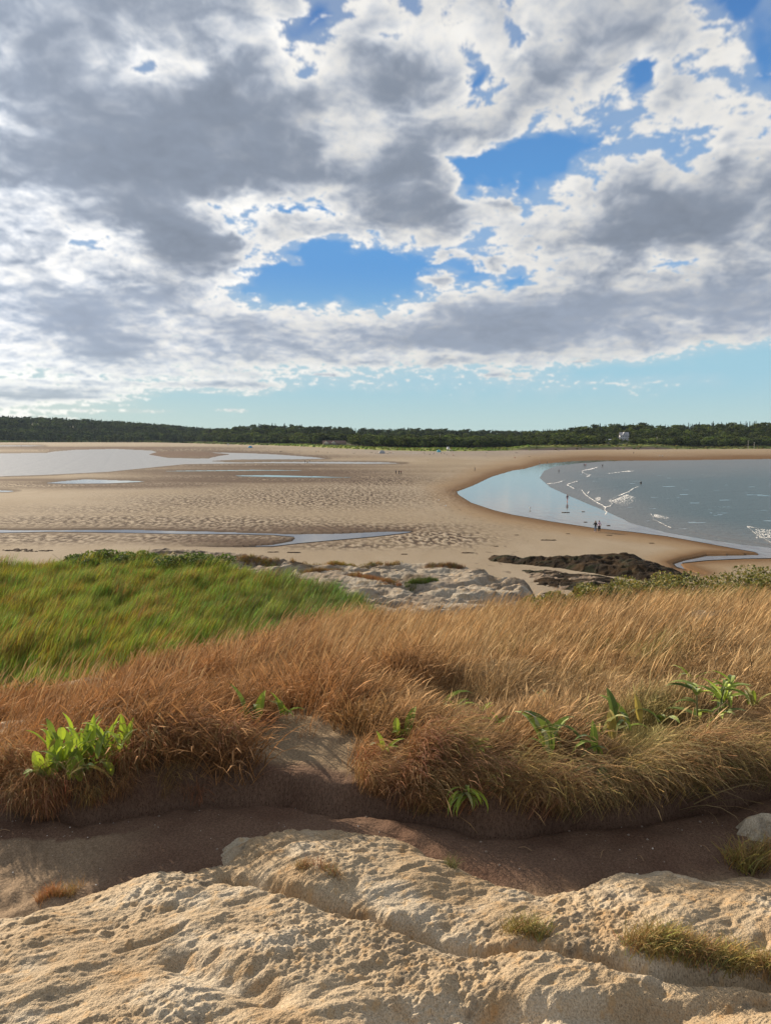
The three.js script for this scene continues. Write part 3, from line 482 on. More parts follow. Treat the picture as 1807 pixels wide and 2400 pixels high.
// ---------------------------------------------------------------- the lookout: ledge, path, grassy bank, meadow, outcrops. Levels are metres below the eye until E() lifts them.
const E = (drop) => H - drop;
const px = (list, drop) => list.map(([u, v]) => { const p = onLevel(u, v, E(drop)); return [p[0], -p[2]]; });   // -> [x, depth]
const PATH = 1.75;
const toeLine = px([[-500, 1935], [-150, 1925], [0, 1920], [100, 1928], [200, 1926], [300, 1905], [400, 1890], [550, 1884], [700, 1893], [850, 1905], [950, 1922], [1100, 1942], [1250, 1950], [1400, 1938], [1600, 1908], [1807, 1870], [2000, 1835], [2500, 1800]], PATH);
const toeAt = (x) => curve(toeLine, x);
const edgeAt = (b) => curve([[-1, 5], [-0.52, 6.4], [-0.4, 7.3], [-0.25, 9.6], [-0.1, 11.6], [0, 12.3], [0.2, 13], [0.5, 14.5], [1, 15]], b);
function hillDrop(x, d) {                        // the ground of the path, the bank and the slope beyond
  const s = d - toeAt(x) + 0.05 * noise(x * 3, 2.2), gap = sstep(-0.78, -0.5, x) * sstep(0.12, -0.12, x);
  const rise = mix(0.05, 0.2, sstep(-2.3, -1.5, x));
  let y = -PATH + 0.02 * fbm(x * 2.4, d * 2.4, 3) + 0.012 * noise(x * 9, d * 9) + 0.02 * sstep(0.3, 0, Math.abs(s + 0.2));
  const tread = sstep(-0.9, -1.05, x) * sstep(-0.12, -0.3, s); y += tread * (0.006 * Math.sin((x * 0.8 + d * 0.6) * 150 + 5 * noise(x * 6, d * 6)) * sstep(0.0, 0.3, noise(x * 5 + 3, d * 5)) + 0.012 * noise(x * 13, d * 13));
  const face = mix(sstep(0, 0.17, s), 0.55 * sstep(0.0, 0.1, s) + 0.45 * sstep(0.1, 0.75, s), gap);
  y += rise * face * (1 + 0.25 * noise(x * 2.2, 7)) + 0.02 * fbm(x * 7, d * 7, 3) * face;
  y -= 0.05 * Math.exp(-(((s - 0.0) / 0.035) ** 2)) * sstep(-1.7, -1.2, x);   // the foot of the bank is washed out
  const back = Math.max(0, s - 0.2), lump = 0.2 * fbm(x * 0.8 + 3, d * 0.8, 3) * sstep(0.2, 1.2, s);
  y += -0.19 * back + lump + 0.03 * x * sstep(0, 4, back) + 0.05 * Math.min(0, x + 0.6) * sstep(0, 2.5, back);
  const over = Math.max(0, d - edgeAt(x / d)); y -= 0.3 * over * sstep(0, 3, over);
  return -y;
}
const BANK = { soil: [0.17, 0.115, 0.075], straw: [0.3, 0.19, 0.09], path: [0.23, 0.15, 0.11], sandy: [0.42, 0.33, 0.22] };
{
  const nx = 620, ny = 420;
  const g = gridGeo(nx, ny, (i, j) => {
    const t = j / (ny - 1), d = 1.2 * Math.pow(26 / 1.2, t), b = -1.05 + (2.1 / (nx - 1)) * i, x = b * Math.max(d, 2.2), y = E(hillDrop(x, d)), s = d - toeAt(x) + 0.05 * noise(x * 3, 2.2), gap = sstep(-0.85, -0.55, x) * sstep(0.15, -0.15, x);
    const n = fbm(x * 3, d * 3, 4), m = fbm(x * 11, d * 11, 3);
    let c = mix3(BANK.path, [0.18, 0.11, 0.08], sstep(-0.2, 0.5, n));
    if (x < -0.95 && s < -0.2) c = mix3(c, [0.36, 0.27, 0.19], sstep(-0.95, -1.3, x));
    c = mix3(c, BANK.sandy, sstep(-0.35, -0.75, s + 0.12 * n) * sstep(-0.6, 0, x));
    const up = sstep(0.08, 0.24, s + 0.05 * m); c = mix3(c, mix3(BANK.soil, BANK.straw, sstep(-0.3, 0.3, n)), up * (1 - gap * sstep(0.9, 0.5, s)));
    c = mix3(c, BANK.sandy, 0.8 * gap * sstep(0.14, 0.26, s) * sstep(1.15, 0.7, s + 0.2 * n));
    return [x, y, -d, ...c, x, d];
  });
  structure(mesh('hillside_ground', g, M.dirt), 'sandy path with a soil bank and straw covered slope');
}
// leafy plants stand at these roots; the grass keeps clear of them: u, v, radius
const ROOTS = [[190, 1836, 0.39], [1052, 1688, 0.26], [1330, 1786, 0.31], [1420, 1752, 0.29], [1500, 1722, 0.29], [1655, 1726, 0.26], [1700, 1690, 0.23], [1618, 1640, 0.13], [1766, 1672, 0.18], [1275, 1690, 0.08], [1130, 1790, 0.17], [1165, 1752, 0.17], [1132, 1722, 0.13], [942, 1748, 0.13], [905, 1785, 0.10], [590, 1712, 0.16], [660, 1698, 0.13], [648, 1655, 0.10], [1238, 1560, 0.13], [1092, 1868, 0.16]];
function groundHit(u, v, drop = hillDrop) { const r = sight(u, v); for (let d = 1.5; d < 60; d += 0.01) { const t = d / -r[2], y = r[1] * t, x = r[0] * t; if (y <= -drop(x, d)) return [x, H - drop(x, d), -d]; } return [0, 0, 0]; }
const rootSpots = ROOTS.map(([u, v, r]) => { const p = groundHit(u, v); return [p[0], -p[2], r]; });
const rootClear = (x, d) => { let k = 1; for (const [a, b, r] of rootSpots) { const dx = (x - a) / r, dd = d - b, q = dx * dx + (dd < 0 ? (dd / (r * 1.6)) ** 2 : (dd / (r * 0.5)) ** 2); k = Math.min(k, 0.3 + 0.7 * sstep(0.4, 1.3, q)); } return k; };
// ---- the granite ledge underfoot
const ledgeEdge = px([[-700, 2300], [-200, 2235], [0, 2168], [100, 2130], [210, 2096], [300, 2062], [380, 2042], [450, 2046], [500, 2030], [512, 1998], [560, 1972], [640, 1960], [760, 1946], [880, 1955], [980, 1985], [1100, 2040], [1180, 2072], [1250, 2088], [1330, 2080], [1430, 2054], [1500, 2044], [1650, 2050], [1807, 2036], [2000, 2015], [2600, 1990], [3300, 2600], [1000, 4200], [-1500, 3400]], PATH);
const cleft = px([[520, 2030], [600, 2050], [700, 2082], [790, 2108], [870, 2136], [960, 2165], [1060, 2190], [1160, 2200], [1250, 2206], [1350, 2232], [1450, 2256], [1560, 2268], [1700, 2286], [1850, 2300], [2400, 2330]], 1.62);
const cleft2 = px([[420, 2236], [560, 2300], [640, 2330]], 1.6), cleft3 = px([[900, 2350], [1100, 2330], [1300, 2345], [1500, 2335], [1807, 2320]], 1.58);
function ledgeTop(x, d) {
  const s = -sdf(ledgeEdge, x, d) + 0.035 * fbm(x * 6, d * 6, 3), ru = x * 0.86 + d * 0.5, rv = -x * 0.5 + d * 0.86;      // beds run from lower left to upper right
  let y = -PATH - 0.07 + 0.16 * (1 - Math.exp(-Math.max(0, s + 0.02) / 0.1)) + 0.05 * (1 - Math.exp(-Math.max(0, s) / 0.5)) - 0.25 * Math.max(0, -s);
  const k = sstep(-0.03, 0.12, s), dc = lineDist(cleft, x, d), wob = 0.012 * noise(x * 8, d * 8);
  y -= k * (0.05 * Math.exp(-(((dc + wob) / 0.025) ** 2)) + 0.022 * Math.exp(-((dc / 0.12) ** 2)));
  y -= k * 0.04 * Math.exp(-((lineDist(cleft2, x, d) / 0.05) ** 2)) + k * 0.04 * Math.exp(-((lineDist(cleft3, x, d) / 0.045) ** 2));
  y += k * (0.06 * fbm(x * 1.6 + 2, d * 1.6 + 1, 2) + 0.02 * fbm(ru * 3.2, rv * 7, 4, 0.55));
  const bed = ridged(ru * 4.2 + 0.4 * noise(x * 5, d * 5), rv * 13, 4); y += k * 0.008 * bed;
  const knob = fbm(x * 22, d * 22, 4, 0.6), rough = 0.2 + 0.9 * sstep(-0.3, 0.35, fbm(x * 2.1 + 8, d * 2.1 - 4, 3)); y += k * 0.012 * rough * knob + k * 0.006 * rough * Math.abs(noise(x * 60, d * 60));
  const pit = noise(ru * 9 + 30, rv * 16); y -= k * 0.009 * sstep(0.3, 0.7, pit); const nod = fbm(x * 9 + 4, d * 13, 3); y += k * rough * (0.016 * Math.abs(nod) + 0.007 * Math.abs(noise(x * 34, d * 40)));
  return [y, s, bed, rough];
}
function ledgeColor(x, d, bed, rough, s) {
  const n = fbm(x * 1.9 - 6, d * 1.9, 4), o = fbm(x * 4.5 + 11, d * 4.5, 3), l = fbm(x * 10 + 3, d * 10, 4, 0.65), w = fbm(x * 2.6 + 30, d * 3.4 - 12, 4);
  let c = mix3([0.44, 0.355, 0.25], [0.53, 0.46, 0.36], sstep(-0.35, 0.4, n));
  c = mix3(c, [0.62, 0.58, 0.51], 0.85 * sstep(0.02, 0.35, w));                     // pale crust
  c = mix3(c, [0.45, 0.33, 0.2], 0.7 * sstep(0.1, 0.45, o));                       // iron stain
  c = mix3(c, [0.34, 0.3, 0.25], 0.75 * sstep(0.12, 0.4, l) * sstep(-0.1, 0.4, rough - 0.5 + 0.3 * n)); // grey lichen
  c = mix3(c, [0.2, 0.18, 0.15], 0.7 * sstep(0.3, 0.5, l));
  return c;
}
{
  const nx = 800, ny = 520;
  const g = gridGeo(nx, ny, (i, j) => {
    const t = j / (ny - 1), d = 1.25 * Math.pow(3.75 / 1.25, t), b = -0.82 + (1.64 / (nx - 1)) * i, x = b * d; const [y, s, bed, rough] = ledgeTop(x, d);
    if (s < -0.14) return null;
    return [x, H + y, -d, ...ledgeColor(x, d, bed, rough, s), x, d];
  });
  tag(mesh('granite_ledge', g, M.rock), 'broad weathered beige granite ledge below the sandy path', 'rock');
}
// ---- small outcrops of the same stone in the path and the grass
function outcrop(u, v, drop, w, dep, h, label, pale, seed) {
  const [cx, cd] = px([[u, v]], drop)[0], nx = 90, ny = 70;
  const g = gridGeo(nx, ny, (i, j) => {
    const a = (i / (nx - 1)) * 2 - 1, b = (j / (ny - 1)) * 2 - 1, x = a * w * 1.15, z = b * dep * 1.15, q = Math.hypot(x / w, z / dep) + 0.25 * noise(a * 2.5 + seed, b * 2.5), top = h * (1 - sstep(0.15, 1.05, q)) - 0.06 * sstep(0.8, 1.3, q);
    const y = top + (0.03 * fbm(x * 5 + seed, z * 12, 4) + 0.012 * ridged(x * 9, z * 22 + seed, 3)) * sstep(1.1, 0.6, q), c = mix3(mix3([0.42, 0.35, 0.26], [0.6, 0.57, 0.5], pale), [0.25, 0.23, 0.2], 0.6 * sstep(0.15, 0.5, fbm(x * 12 + seed, z * 12, 3)));
    return [x, y, -z, ...c, x + seed, z];
  });
  const m = mesh('rock_outcrop', g, M.rock); m.position.set(cx, E(hillDrop(cx, cd)) - 0.02, -cd); return tag(m, label, 'rock');
}
outcrop(1800, 1962, PATH, 0.16, 0.1, 0.09, 'small whitish rock beside the path at the foot of the grassy bank', 1, 5);
outcrop(95, 1725, 2.05, 0.75, 0.3, 0.1, 'long pale rock slab showing through the brown grass behind the leafy clump', 0.6, 11);
outcrop(215, 1528, 2.3, 0.62, 0.35, 0.16, 'pale flat rock at the edge between brown and green grass', 0.7, 21);
outcrop(1690, 1500, 2.6, 0.9, 0.3, 0.22, 'low pale rock half hidden in the straw coloured grass', 0.8, 31);
outcrop(590, 1995, PATH, 0.19, 0.1, 0.055, 'flat grey stone set in the path', 0.75, 41);

// ---- meadow shelf
const MEADOW = px([[-700, 1322], [-300, 1318], [0, 1312], [120, 1310], [250, 1301], [350, 1303], [480, 1312], [560, 1328], [640, 1343], [760, 1362], [830, 1384], [868, 1415], [850, 1450], [600, 1480], [300, 1540], [0, 1640], [-500, 1760], [-1500, 1700], [-1500, 1340]], 5.55);
const shelfDrop = (x, d) => { const s = sdf(MEADOW, x, d); return 6.2 + 0.2 * fbm(x * 0.2, d * 0.2, 2) + 4.2 * sstep(-0.3, 6, s); };
{
  const g = gridGeo(150, 90, (i, j) => { const b = -0.95 + (1.25 / 149) * i, d = 11 + (34 / 89) * j, x = b * d, n = fbm(x * 0.8, d * 0.8, 3); return [x, E(Math.max(shelfDrop(x, d), d < 16 ? hillDrop(x, d) : 0)), -d, ...mix3([0.08, 0.085, 0.025], [0.13, 0.11, 0.05], sstep(-0.3, 0.4, n)), x, d]; });
  structure(mesh('meadow_ground', g, M.soil), 'shelf of ground under the green beach grass');
}
// ---- pale outcrop at the edge of the beach
const OUT = px([[250, 1306], [330, 1294], [420, 1296], [520, 1308], [620, 1321], [700, 1325], [800, 1321], [900, 1316], [1000, 1317], [1080, 1323], [1150, 1338], [1205, 1354], [1240, 1380], [1232, 1412], [1120, 1448], [800, 1480], [500, 1480], [250, 1440]], 9.7);
function shelfRock(x, d) {
  const s = sdf(OUT, x, d) + 0.5 * fbm(x * 0.5, d * 0.5, 2), ru = x * 0.93 - d * 0.36, rv = x * 0.36 + d * 0.93;
  const bed = ridged(ru * 0.32 + 0.5 * noise(x * 0.3, d * 0.3), rv * 0.95, 4), stepn = fbm(ru * 0.22 + 4, rv * 0.5, 3), cracks = ridged(x * 0.13 + 8, d * 0.34 + 0.3 * noise(x * 0.4, d * 0.4), 2);
  let y = -9.55 + 0.55 * stepn + 0.22 * bed - 0.5 * sstep(0.55, 0.9, cracks) + 0.07 * fbm(x * 2.4, d * 2.4, 3) + 0.9 * Math.exp(-(((x + 14) / 9) ** 2) - (((d - 60) / 6) ** 2)) - 0.03 * (d - 45);
  y -= 5.4 * sstep(-0.6, 3.2, s); return [y, s, bed, stepn, cracks];
}
{
  const nx = 420, ny = 240;
  const g = gridGeo(nx, ny, (i, j) => { const b = -0.42 + (0.72 / (nx - 1)) * i, d = 33 + 35 * Math.pow(j / (ny - 1), 1.05), x = b * d, [y, s, bed, st, cr] = shelfRock(x, d); if (s > 4) return null;
    const n = fbm(x * 0.35 + 2, d * 0.5, 4), l = fbm(x * 1.4, d * 1.6, 4, 0.6); let c = mix3([0.36, 0.31, 0.26], [0.5, 0.47, 0.42], sstep(-0.3, 0.35, n)); c = mix3(c, [0.13, 0.115, 0.1], 0.75 * sstep(0.08, 0.4, l)); c = mix3(c, [0.14, 0.095, 0.05], 0.85 * sstep(0.2, 0.42, fbm(x * 0.25 + 17, d * 0.6, 3)) * sstep(46, 54, d)); c = mix3(c, [0.2, 0.17, 0.15], sstep(-4, -9, x) * 0.6 * sstep(-0.2, 0.3, l + 0.2)); return [x, H + y, -d, ...c, x, d]; });
  tag(mesh('pale_outcrop', g, M.farRock), 'large cracked pale grey rock outcrop at the edge of the beach', 'rock');
}
// ---- weed covered rocks on the sand
const WEED = [
  { p: [[1128, 1304], [1150, 1300], [1190, 1302], [1240, 1310], [1330, 1306], [1400, 1303], [1455, 1299], [1510, 1308], [1560, 1326], [1640, 1354], [1600, 1372], [1500, 1366], [1420, 1352], [1300, 1334], [1200, 1324], [1130, 1316]], h: 1.3, l: 'dome of rock covered in dark brown seaweed on the sand' },
  { p: [[1205, 1335], [1280, 1332], [1400, 1346], [1480, 1360], [1500, 1385], [1440, 1400], [1330, 1392], [1240, 1372]], h: 0.9, l: 'low weed covered rock with bare pale patches beside the outcrop' },
  { p: [[1235, 1372], [1300, 1378], [1350, 1392], [1380, 1412], [1300, 1420], [1240, 1400]], h: 0.6, l: 'small dark wet rock at the corner of the pale outcrop' },
];
WEED.forEach(({ p, h, l }, q) => {
  const o = px(p, H - 0.25), xs = o.map((a) => a[0]), ds = o.map((a) => a[1]), x0 = Math.min(...xs) - 1.5, x1 = Math.max(...xs) + 1.5, d0 = Math.min(...ds) - 2, d1 = Math.max(...ds) + 2, nx = 240, ny = 130;
  const g = gridGeo(nx, ny, (i, j) => {
    const x = mix(x0, x1, i / (nx - 1)), d = mix(d0, d1, j / (ny - 1)), s = -sdf(o, x, d) + 0.5 * fbm(x * 0.5, d * 0.4, 2); if (s < -1) return null;
    const f = ridged(x * 0.8 + 0.6 * noise(x, d), d * 0.5, 4), lump = fbm(x * 0.3 + q * 9, d * 0.3, 3), y = -0.2 + h * (1 - Math.exp(-Math.max(0, s) / 2.2)) * (1 + 0.7 * lump) + 0.2 * f * sstep(-0.5, 0.8, s) - 0.3 * Math.max(0, -s);
    const n = fbm(x * 0.5 + 3, d * 0.5, 3), b = fbm(x * 0.35 + 20, d * 0.8 - 5, 3); let c = mix3([0.03, 0.02, 0.012], [0.075, 0.045, 0.02], sstep(-0.3, 0.4, n)); c = mix3(c, [0.03, 0.04, 0.018], 0.7 * sstep(0.1, 0.35, b)); c = mix3(c, [0.42, 0.33, 0.25], sstep(q ? 0.12 : 0.5, q ? 0.3 : 0.7, fbm(x * 0.22 + 7, d * 0.9, 3)) * sstep(0.3, 1, s)); return [x, y, -d, ...c, x, d];
  });
  tag(mesh('seaweed_rock', g, M.weed), l, 'rock');
});
console.log('lookout done');

// ---------------------------------------------------------------- grasses: tufts of bent blades
function tuft(n, R, L0, L1, width, a0, a1, wild, seeds, shade) {   // blades lean towards +x
  const pos = [], col = [], S = 5;
  for (let i = 0; i < n; i++) {
    const ra = rnd() * 6.2832, rq = R * Math.sqrt(rnd()), dir = (rnd() - 0.5) * wild * 2, L = rr(L0, L1), b0 = rr(0, a0), b1 = rr(a1[0], a1[1]), cd = Math.cos(dir), sd = Math.sin(dir), tw = rnd() * 3.14, wx = Math.cos(tw), wz = Math.sin(tw), seed = rnd() < seeds;
    let x = Math.cos(ra) * rq, y = -0.02, z = Math.sin(ra) * rq; const pts = [[x, y, z]];
    for (let s = 1; s <= S; s++) { const t = (s - 0.5) / S, ang = b0 + (b1 - b0) * t * t, st = L / S; x += Math.sin(ang) * st * cd; z += Math.sin(ang) * st * sd; y += Math.cos(ang) * st; pts.push([x, y, z]); }
    const k = rr(1 - shade, 1 + shade), warm = rr(-0.06, 0.06), c = [k * (1 + warm), k, k * (1 - warm)];
    for (let s = 0; s < S; s++) {
      const t0 = s / S, t1 = (s + 1) / S, wd = (t) => (seed && t > 0.72 ? width * 1.9 * Math.sin(((t - 0.7) / 0.32) * 3.1416) + 0.0006 : width * (1 - 0.75 * t * t) * (seed ? 0.6 : 1)), w0 = wd(t0) / 2, w1 = s === S - 1 ? 0.0004 : wd(t1) / 2, p = pts[s], q = pts[s + 1];
      const A0 = [p[0] - wx * w0, p[1], p[2] - wz * w0], B0 = [p[0] + wx * w0, p[1], p[2] + wz * w0], A1 = [q[0] - wx * w1, q[1], q[2] - wz * w1], B1 = [q[0] + wx * w1, q[1], q[2] + wz * w1];
      pos.push(...A0, ...B0, ...B1, ...A0, ...B1, ...A1); for (let e = 0; e < 6; e++) col.push(...c);
    }
  }
  return triGeo(pos, col);
}
function field(name, geos, list, mat, label) { // list: [x, y, z, yaw, tiltX, tiltZ, scale, [r,g,b]]
  const m = new THREE.Matrix4(), q = new THREE.Quaternion(), e = new THREE.Euler(), c = new THREE.Color();
  geos.forEach((g, k) => {
    const mine = list.filter((_, i) => i % geos.length === k), im = new THREE.InstancedMesh(g, mat, mine.length); im.name = numbered(name); im.castShadow = im.receiveShadow = true;
    mine.forEach((t, i) => { e.set(t[4], t[3], t[5], 'YXZ'); q.setFromEuler(e); im.setMatrixAt(i, m.compose(new THREE.Vector3(t[0], t[1], t[2]), q, Array.isArray(t[6]) ? new THREE.Vector3(...t[6]) : new THREE.Vector3(t[6], t[6], t[6]))); im.setColorAt(i, c.setRGB(...t[7])); });
    scene.add(im); stuff(im, label, 'grass');
  });
}
reseed(9001);
const RUST = [0.4, 0.19, 0.075], GOLD = [0.46, 0.28, 0.125], STRAW = [0.5, 0.37, 0.2], OLIVE = [0.27, 0.26, 0.09], DULL = [0.3, 0.2, 0.1];
{
  const geos = [0, 1, 2, 3, 4].map(() => tuft(30, 0.085, 0.09, 0.3, 0.0036, 0.5, [0.4, 2.2], 1.5, 0.4, 0.5)), list = [];
  const bare = (x, d, s) => (x > -0.7 && x < -0.16 && s < 0.62 + 0.25 * noise(x * 5, d * 5)) || (((x + 2.45) / 0.7) ** 2 + ((d - 4.5) / 0.22) ** 2 < 1);
  const wind = (x, d) => 0.35 + 1.1 * noise(x * 0.6 + 5, d * 0.6) + 1.0 * noise(x * 1.9, d * 1.9);      // + turns towards the lookout
  const colour = (x, d) => { const b = x / d, n = fbm(x * 0.7 + 1, d * 0.7, 3), o = fbm(x * 1.1 + 20, d * 1.1, 3); let c = mix3(RUST, STRAW, sstep(-0.35, 0.45, b + 0.55 * n)); c = mix3(c, GOLD, 0.4); c = mix3(c, OLIVE, 0.75 * sstep(0.12, 0.4, o) * sstep(-0.15, 0.2, b)); c = mix3(c, DULL, 0.6 * sstep(0.15, 0.45, fbm(x * 1.5 - 9, d * 1.5 + 4, 2))); const k = rr(0.6, 1.3); return c.map((v) => v * k); };
  const plant = (d0, d1, per, sc) => {
    const w = (d) => 0.62 * d + 0.6, area = (d1 - d0) * (w(d0) + w(d1)), n = Math.floor(area * per);
    for (let i = 0; i < n; i++) {
      const d = rr(d0, d1), x = rr(-1, 1) * w(d), s = d - toeAt(x); if (s < 0.1 || bare(x, d, s)) continue; if (d > edgeAt(x / d) + 2.5) continue;
      const thin = fbm(x * 1.2 + 60, d * 1.2, 3); if (thin < -0.12 && rnd() < 0.8) continue;
      const lip = s < 0.5 ? 1 : 0, tall = 1 + 0.8 * fbm(x * 1.0 - 30, d * 1.0, 3) + 0.25 * lip * sstep(-0.2, 0.4, x), flat = sstep(0.1, 0.45, fbm(x * 0.8 + 90, d * 0.8 - 40, 2)) * 0.55;
      const out = lip ? sstep(0.5, 0.1, s) : 0, yaw = -(wind(x, d) + out * 0.7) + rr(-1.1, 1.1);
      list.push([x, E(hillDrop(x, d)), -d, yaw, 0, -(0.05 + flat + out * 0.35), sc * tall * rr(0.6, 1.25) * rootClear(x, d), colour(x, d)]);
    }
  };
  plant(3.1, 4.6, 560, 0.95); plant(4.6, 7, 360, 1.05); plant(7, 11, 190, 1.2); plant(11, 17.5, 90, 1.4);
  field('dry_grass', geos, list, M.blade, 'dry golden brown grass bent by the wind along the slope'); console.log('dry tufts', list.length);
  // standing seed stalks
  const tall = [0, 1, 2].map(() => tuft(7, 0.12, 0.38, 0.6, 0.0036, 0.25, [0.35, 1.0], 0.6, 0.9, 0.3)), l2 = [];
  for (let i = 0; i < 2600; i++) { const d = 5 + 10.5 * Math.pow(rnd(), 0.8), x = rr(-1, 1) * (0.6 * d + 0.5), b = x / d; if (rootClear(x, d) < 0.8 || d > edgeAt(b) + 1.5 || (b < -0.1 && rnd() < 0.6)) continue; l2.push([x, E(hillDrop(x, d)), -d, -(0.3 + 0.6 * noise(x * 0.5, d * 0.5)) + rr(-0.4, 0.4), 0, -0.05, rr(0.8, 1.15), mix3(GOLD, STRAW, rnd()).map((v) => v * 1.2)]); }
  field('seed_stalks', tall, l2, M.blade, 'tall straw coloured grass stalks with seed heads');
  // long grass hanging over the bank
  const hang = [0, 1, 2].map(() => tuft(30, 0.08, 0.28, 0.5, 0.0028, 0.5, [1.7, 2.6], 0.55, 0.25, 0.45)), l3 = [];
  for (let i = 0; i < 1750; i++) { const x = rr(-2.2, 2.9), s = rr(x < -0.75 ? 0.03 : 0.06, 0.3), d = toeAt(x) + s; if ((x > -0.76 && x < -0.12) || (x < -1.75 && rnd() < 0.5)) continue; const g = sstep(-0.2, 0.8, x), rc = rootClear(x, d); if ((rc < 0.9 && s > 0.12) || (x < -0.75 && noise(x * 7, s * 9) < -0.1)) continue; l3.push([x, E(hillDrop(x, d)) + 0.01, -d, -(1.0 + 0.5 * noise(x * 1.5, 3)) + rr(-0.5, 0.5), 0, -0.1, rr(0.45, 1.1) * (0.75 + 0.3 * g), mix3(mix3(RUST, GOLD, rnd()), [0.4, 0.3, 0.13], 0.7 * g).map((v) => v * rr(0.7, 1.05))]); }
  field('bank_grass', hang, l3, M.blade, 'long grass hanging down over the sandy bank');
  // wisps in the clefts of the ledge and at the edge of the path
  const small = [tuft(20, 0.04, 0.06, 0.14, 0.003, 0.6, [0.8, 1.8], 3.1, 0, 0.25), tuft(16, 0.05, 0.05, 0.11, 0.003, 0.7, [0.9, 1.9], 3.1, 0, 0.25)], l4 = [];
  const along = (pts, n, sp, sc, col) => { for (let i = 0; i < n; i++) { const t = rnd() * (pts.length - 1), k = Math.floor(t), f = t - k, x = mix(pts[k][0], pts[k + 1][0], f) + rr(-sp, sp), d = mix(pts[k][1], pts[k + 1][1], f) + rr(-sp, sp) * 0.6, y = Math.max(ledgeTop(x, d)[0], -hillDrop(x, d)); l4.push([x, H + y, -d, rnd() * 6.28, 0, rr(-0.2, 0.2), sc * rr(0.6, 1.2), col.map((v) => v * rr(0.75, 1.2))]); } };
  along(px([[1480, 2236], [1560, 2246], [1660, 2258], [1807, 2276], [1900, 2290]], 1.64), 240, 0.035, 0.8, [0.42, 0.31, 0.11]);
  along(px([[1190, 2186], [1240, 2196], [1270, 2204]], 1.66), 34, 0.02, 0.7, [0.36, 0.27, 0.1]);
  along(px([[90, 2118], [130, 2105], [185, 2090]], PATH), 40, 0.02, 0.55, [0.45, 0.26, 0.1]);
  along(px([[700, 2080], [760, 2092], [800, 2108]], 1.7), 24, 0.015, 0.45, [0.38, 0.24, 0.1]);
  along(px([[1730, 2030], [1770, 2020], [1830, 2010]], PATH), 70, 0.04, 1.1, [0.4, 0.29, 0.1]);
  along(px([[1050, 2062], [1070, 2068]], PATH), 8, 0.01, 0.5, [0.2, 0.2, 0.07]);
  field('crevice_grass', small, l4, M.blade, 'short yellow grass growing in the clefts of the ledge');
}
{ // green beach grass on the shelf
  const geos = [0, 1, 2, 3].map(() => tuft(18, 0.26, 0.5, 0.95, 0.018, 0.3, [0.35, 1.1], 0.8, 0, 0.55)), list = [];
  for (let i = 0; i < 26000; i++) { const d = 12 + 26 * Math.sqrt(rnd()), x = rr(-0.75, 0.02) * d, s = sdf(MEADOW, x, d); if (s > 0.15 || (d < 17 && hillDrop(x, d) < 5.9)) continue; const n = fbm(x * 0.22, d * 0.22, 3), m = fbm(x * 0.9 + 7, d * 0.9, 2); let c = mix3([0.36, 0.37, 0.065], [0.28, 0.33, 0.06], sstep(-0.35, 0.4, n + 0.05 * x + 0.4)); c = mix3(c, [0.4, 0.4, 0.09], 0.6 * sstep(0.1, 0.5, m)); c = mix3(c, [0.2, 0.26, 0.075], sstep(-7, -2, x) * 0.7); list.push([x, E(shelfDrop(x, d)) , -d, -(0.1 + 0.6 * noise(x * 0.2, d * 0.2)) + rr(-0.3, 0.3), 0, -rr(0.02, 0.16), rr(0.6, 1.2) * (0.9 + 0.6 * m), c.map((v) => v * rr(0.55, 1.35))]); }
  field('beach_grass', geos, list, M.blade, 'tall green beach grass on the shelf below'); console.log('green tufts', list.length);
}
{ // sparse turf on the pale outcrop
  const geos = [0, 1].map(() => tuft(26, 0.22, 0.12, 0.34, 0.014, 0.5, [0.5, 1.4], 1.5, 0, 0.25)), list = [];
  const turf = (pts, n, spx, spd, c, drop = 9.7) => { const l = px(pts, drop); for (let i = 0; i < n; i++) { const t = rnd() * (l.length - 1), k = Math.floor(t), f = t - k, x = mix(l[k][0], l[k + 1][0], f) + rr(-spx, spx), d = mix(l[k][1], l[k + 1][1], f) + rr(-spd, spd); list.push([x, H + shelfRock(x, d)[0] - 0.02, -d, rnd() * 6.28, 0, 0, rr(0.7, 1.4), c.map((v) => v * rr(0.7, 1.2))]); } };
  turf([[700, 1328], [780, 1322], [860, 1319], [930, 1322]], 260, 0.5, 0.8, [0.3, 0.2, 0.06]); turf([[770, 1326], [830, 1324]], 150, 0.5, 0.6, [0.36, 0.27, 0.07]); turf([[830, 1350], [890, 1358], [920, 1372]], 240, 0.5, 0.7, [0.34, 0.19, 0.07], 9.6); turf([[720, 1345], [790, 1340]], 120, 0.4, 0.5, [0.3, 0.19, 0.07]); turf([[560, 1325], [640, 1330]], 120, 0.6, 0.4, [0.28, 0.2, 0.07]); turf([[960, 1375], [1015, 1362]], 200, 0.35, 0.5, [0.1, 0.14, 0.03], 9.6); turf([[1010, 1325], [1080, 1333]], 90, 0.4, 0.4, [0.22, 0.14, 0.06]);
  field('turf', geos, list, M.blade, 'sparse rusty turf growing on the pale outcrop');
}
console.log('grass done');

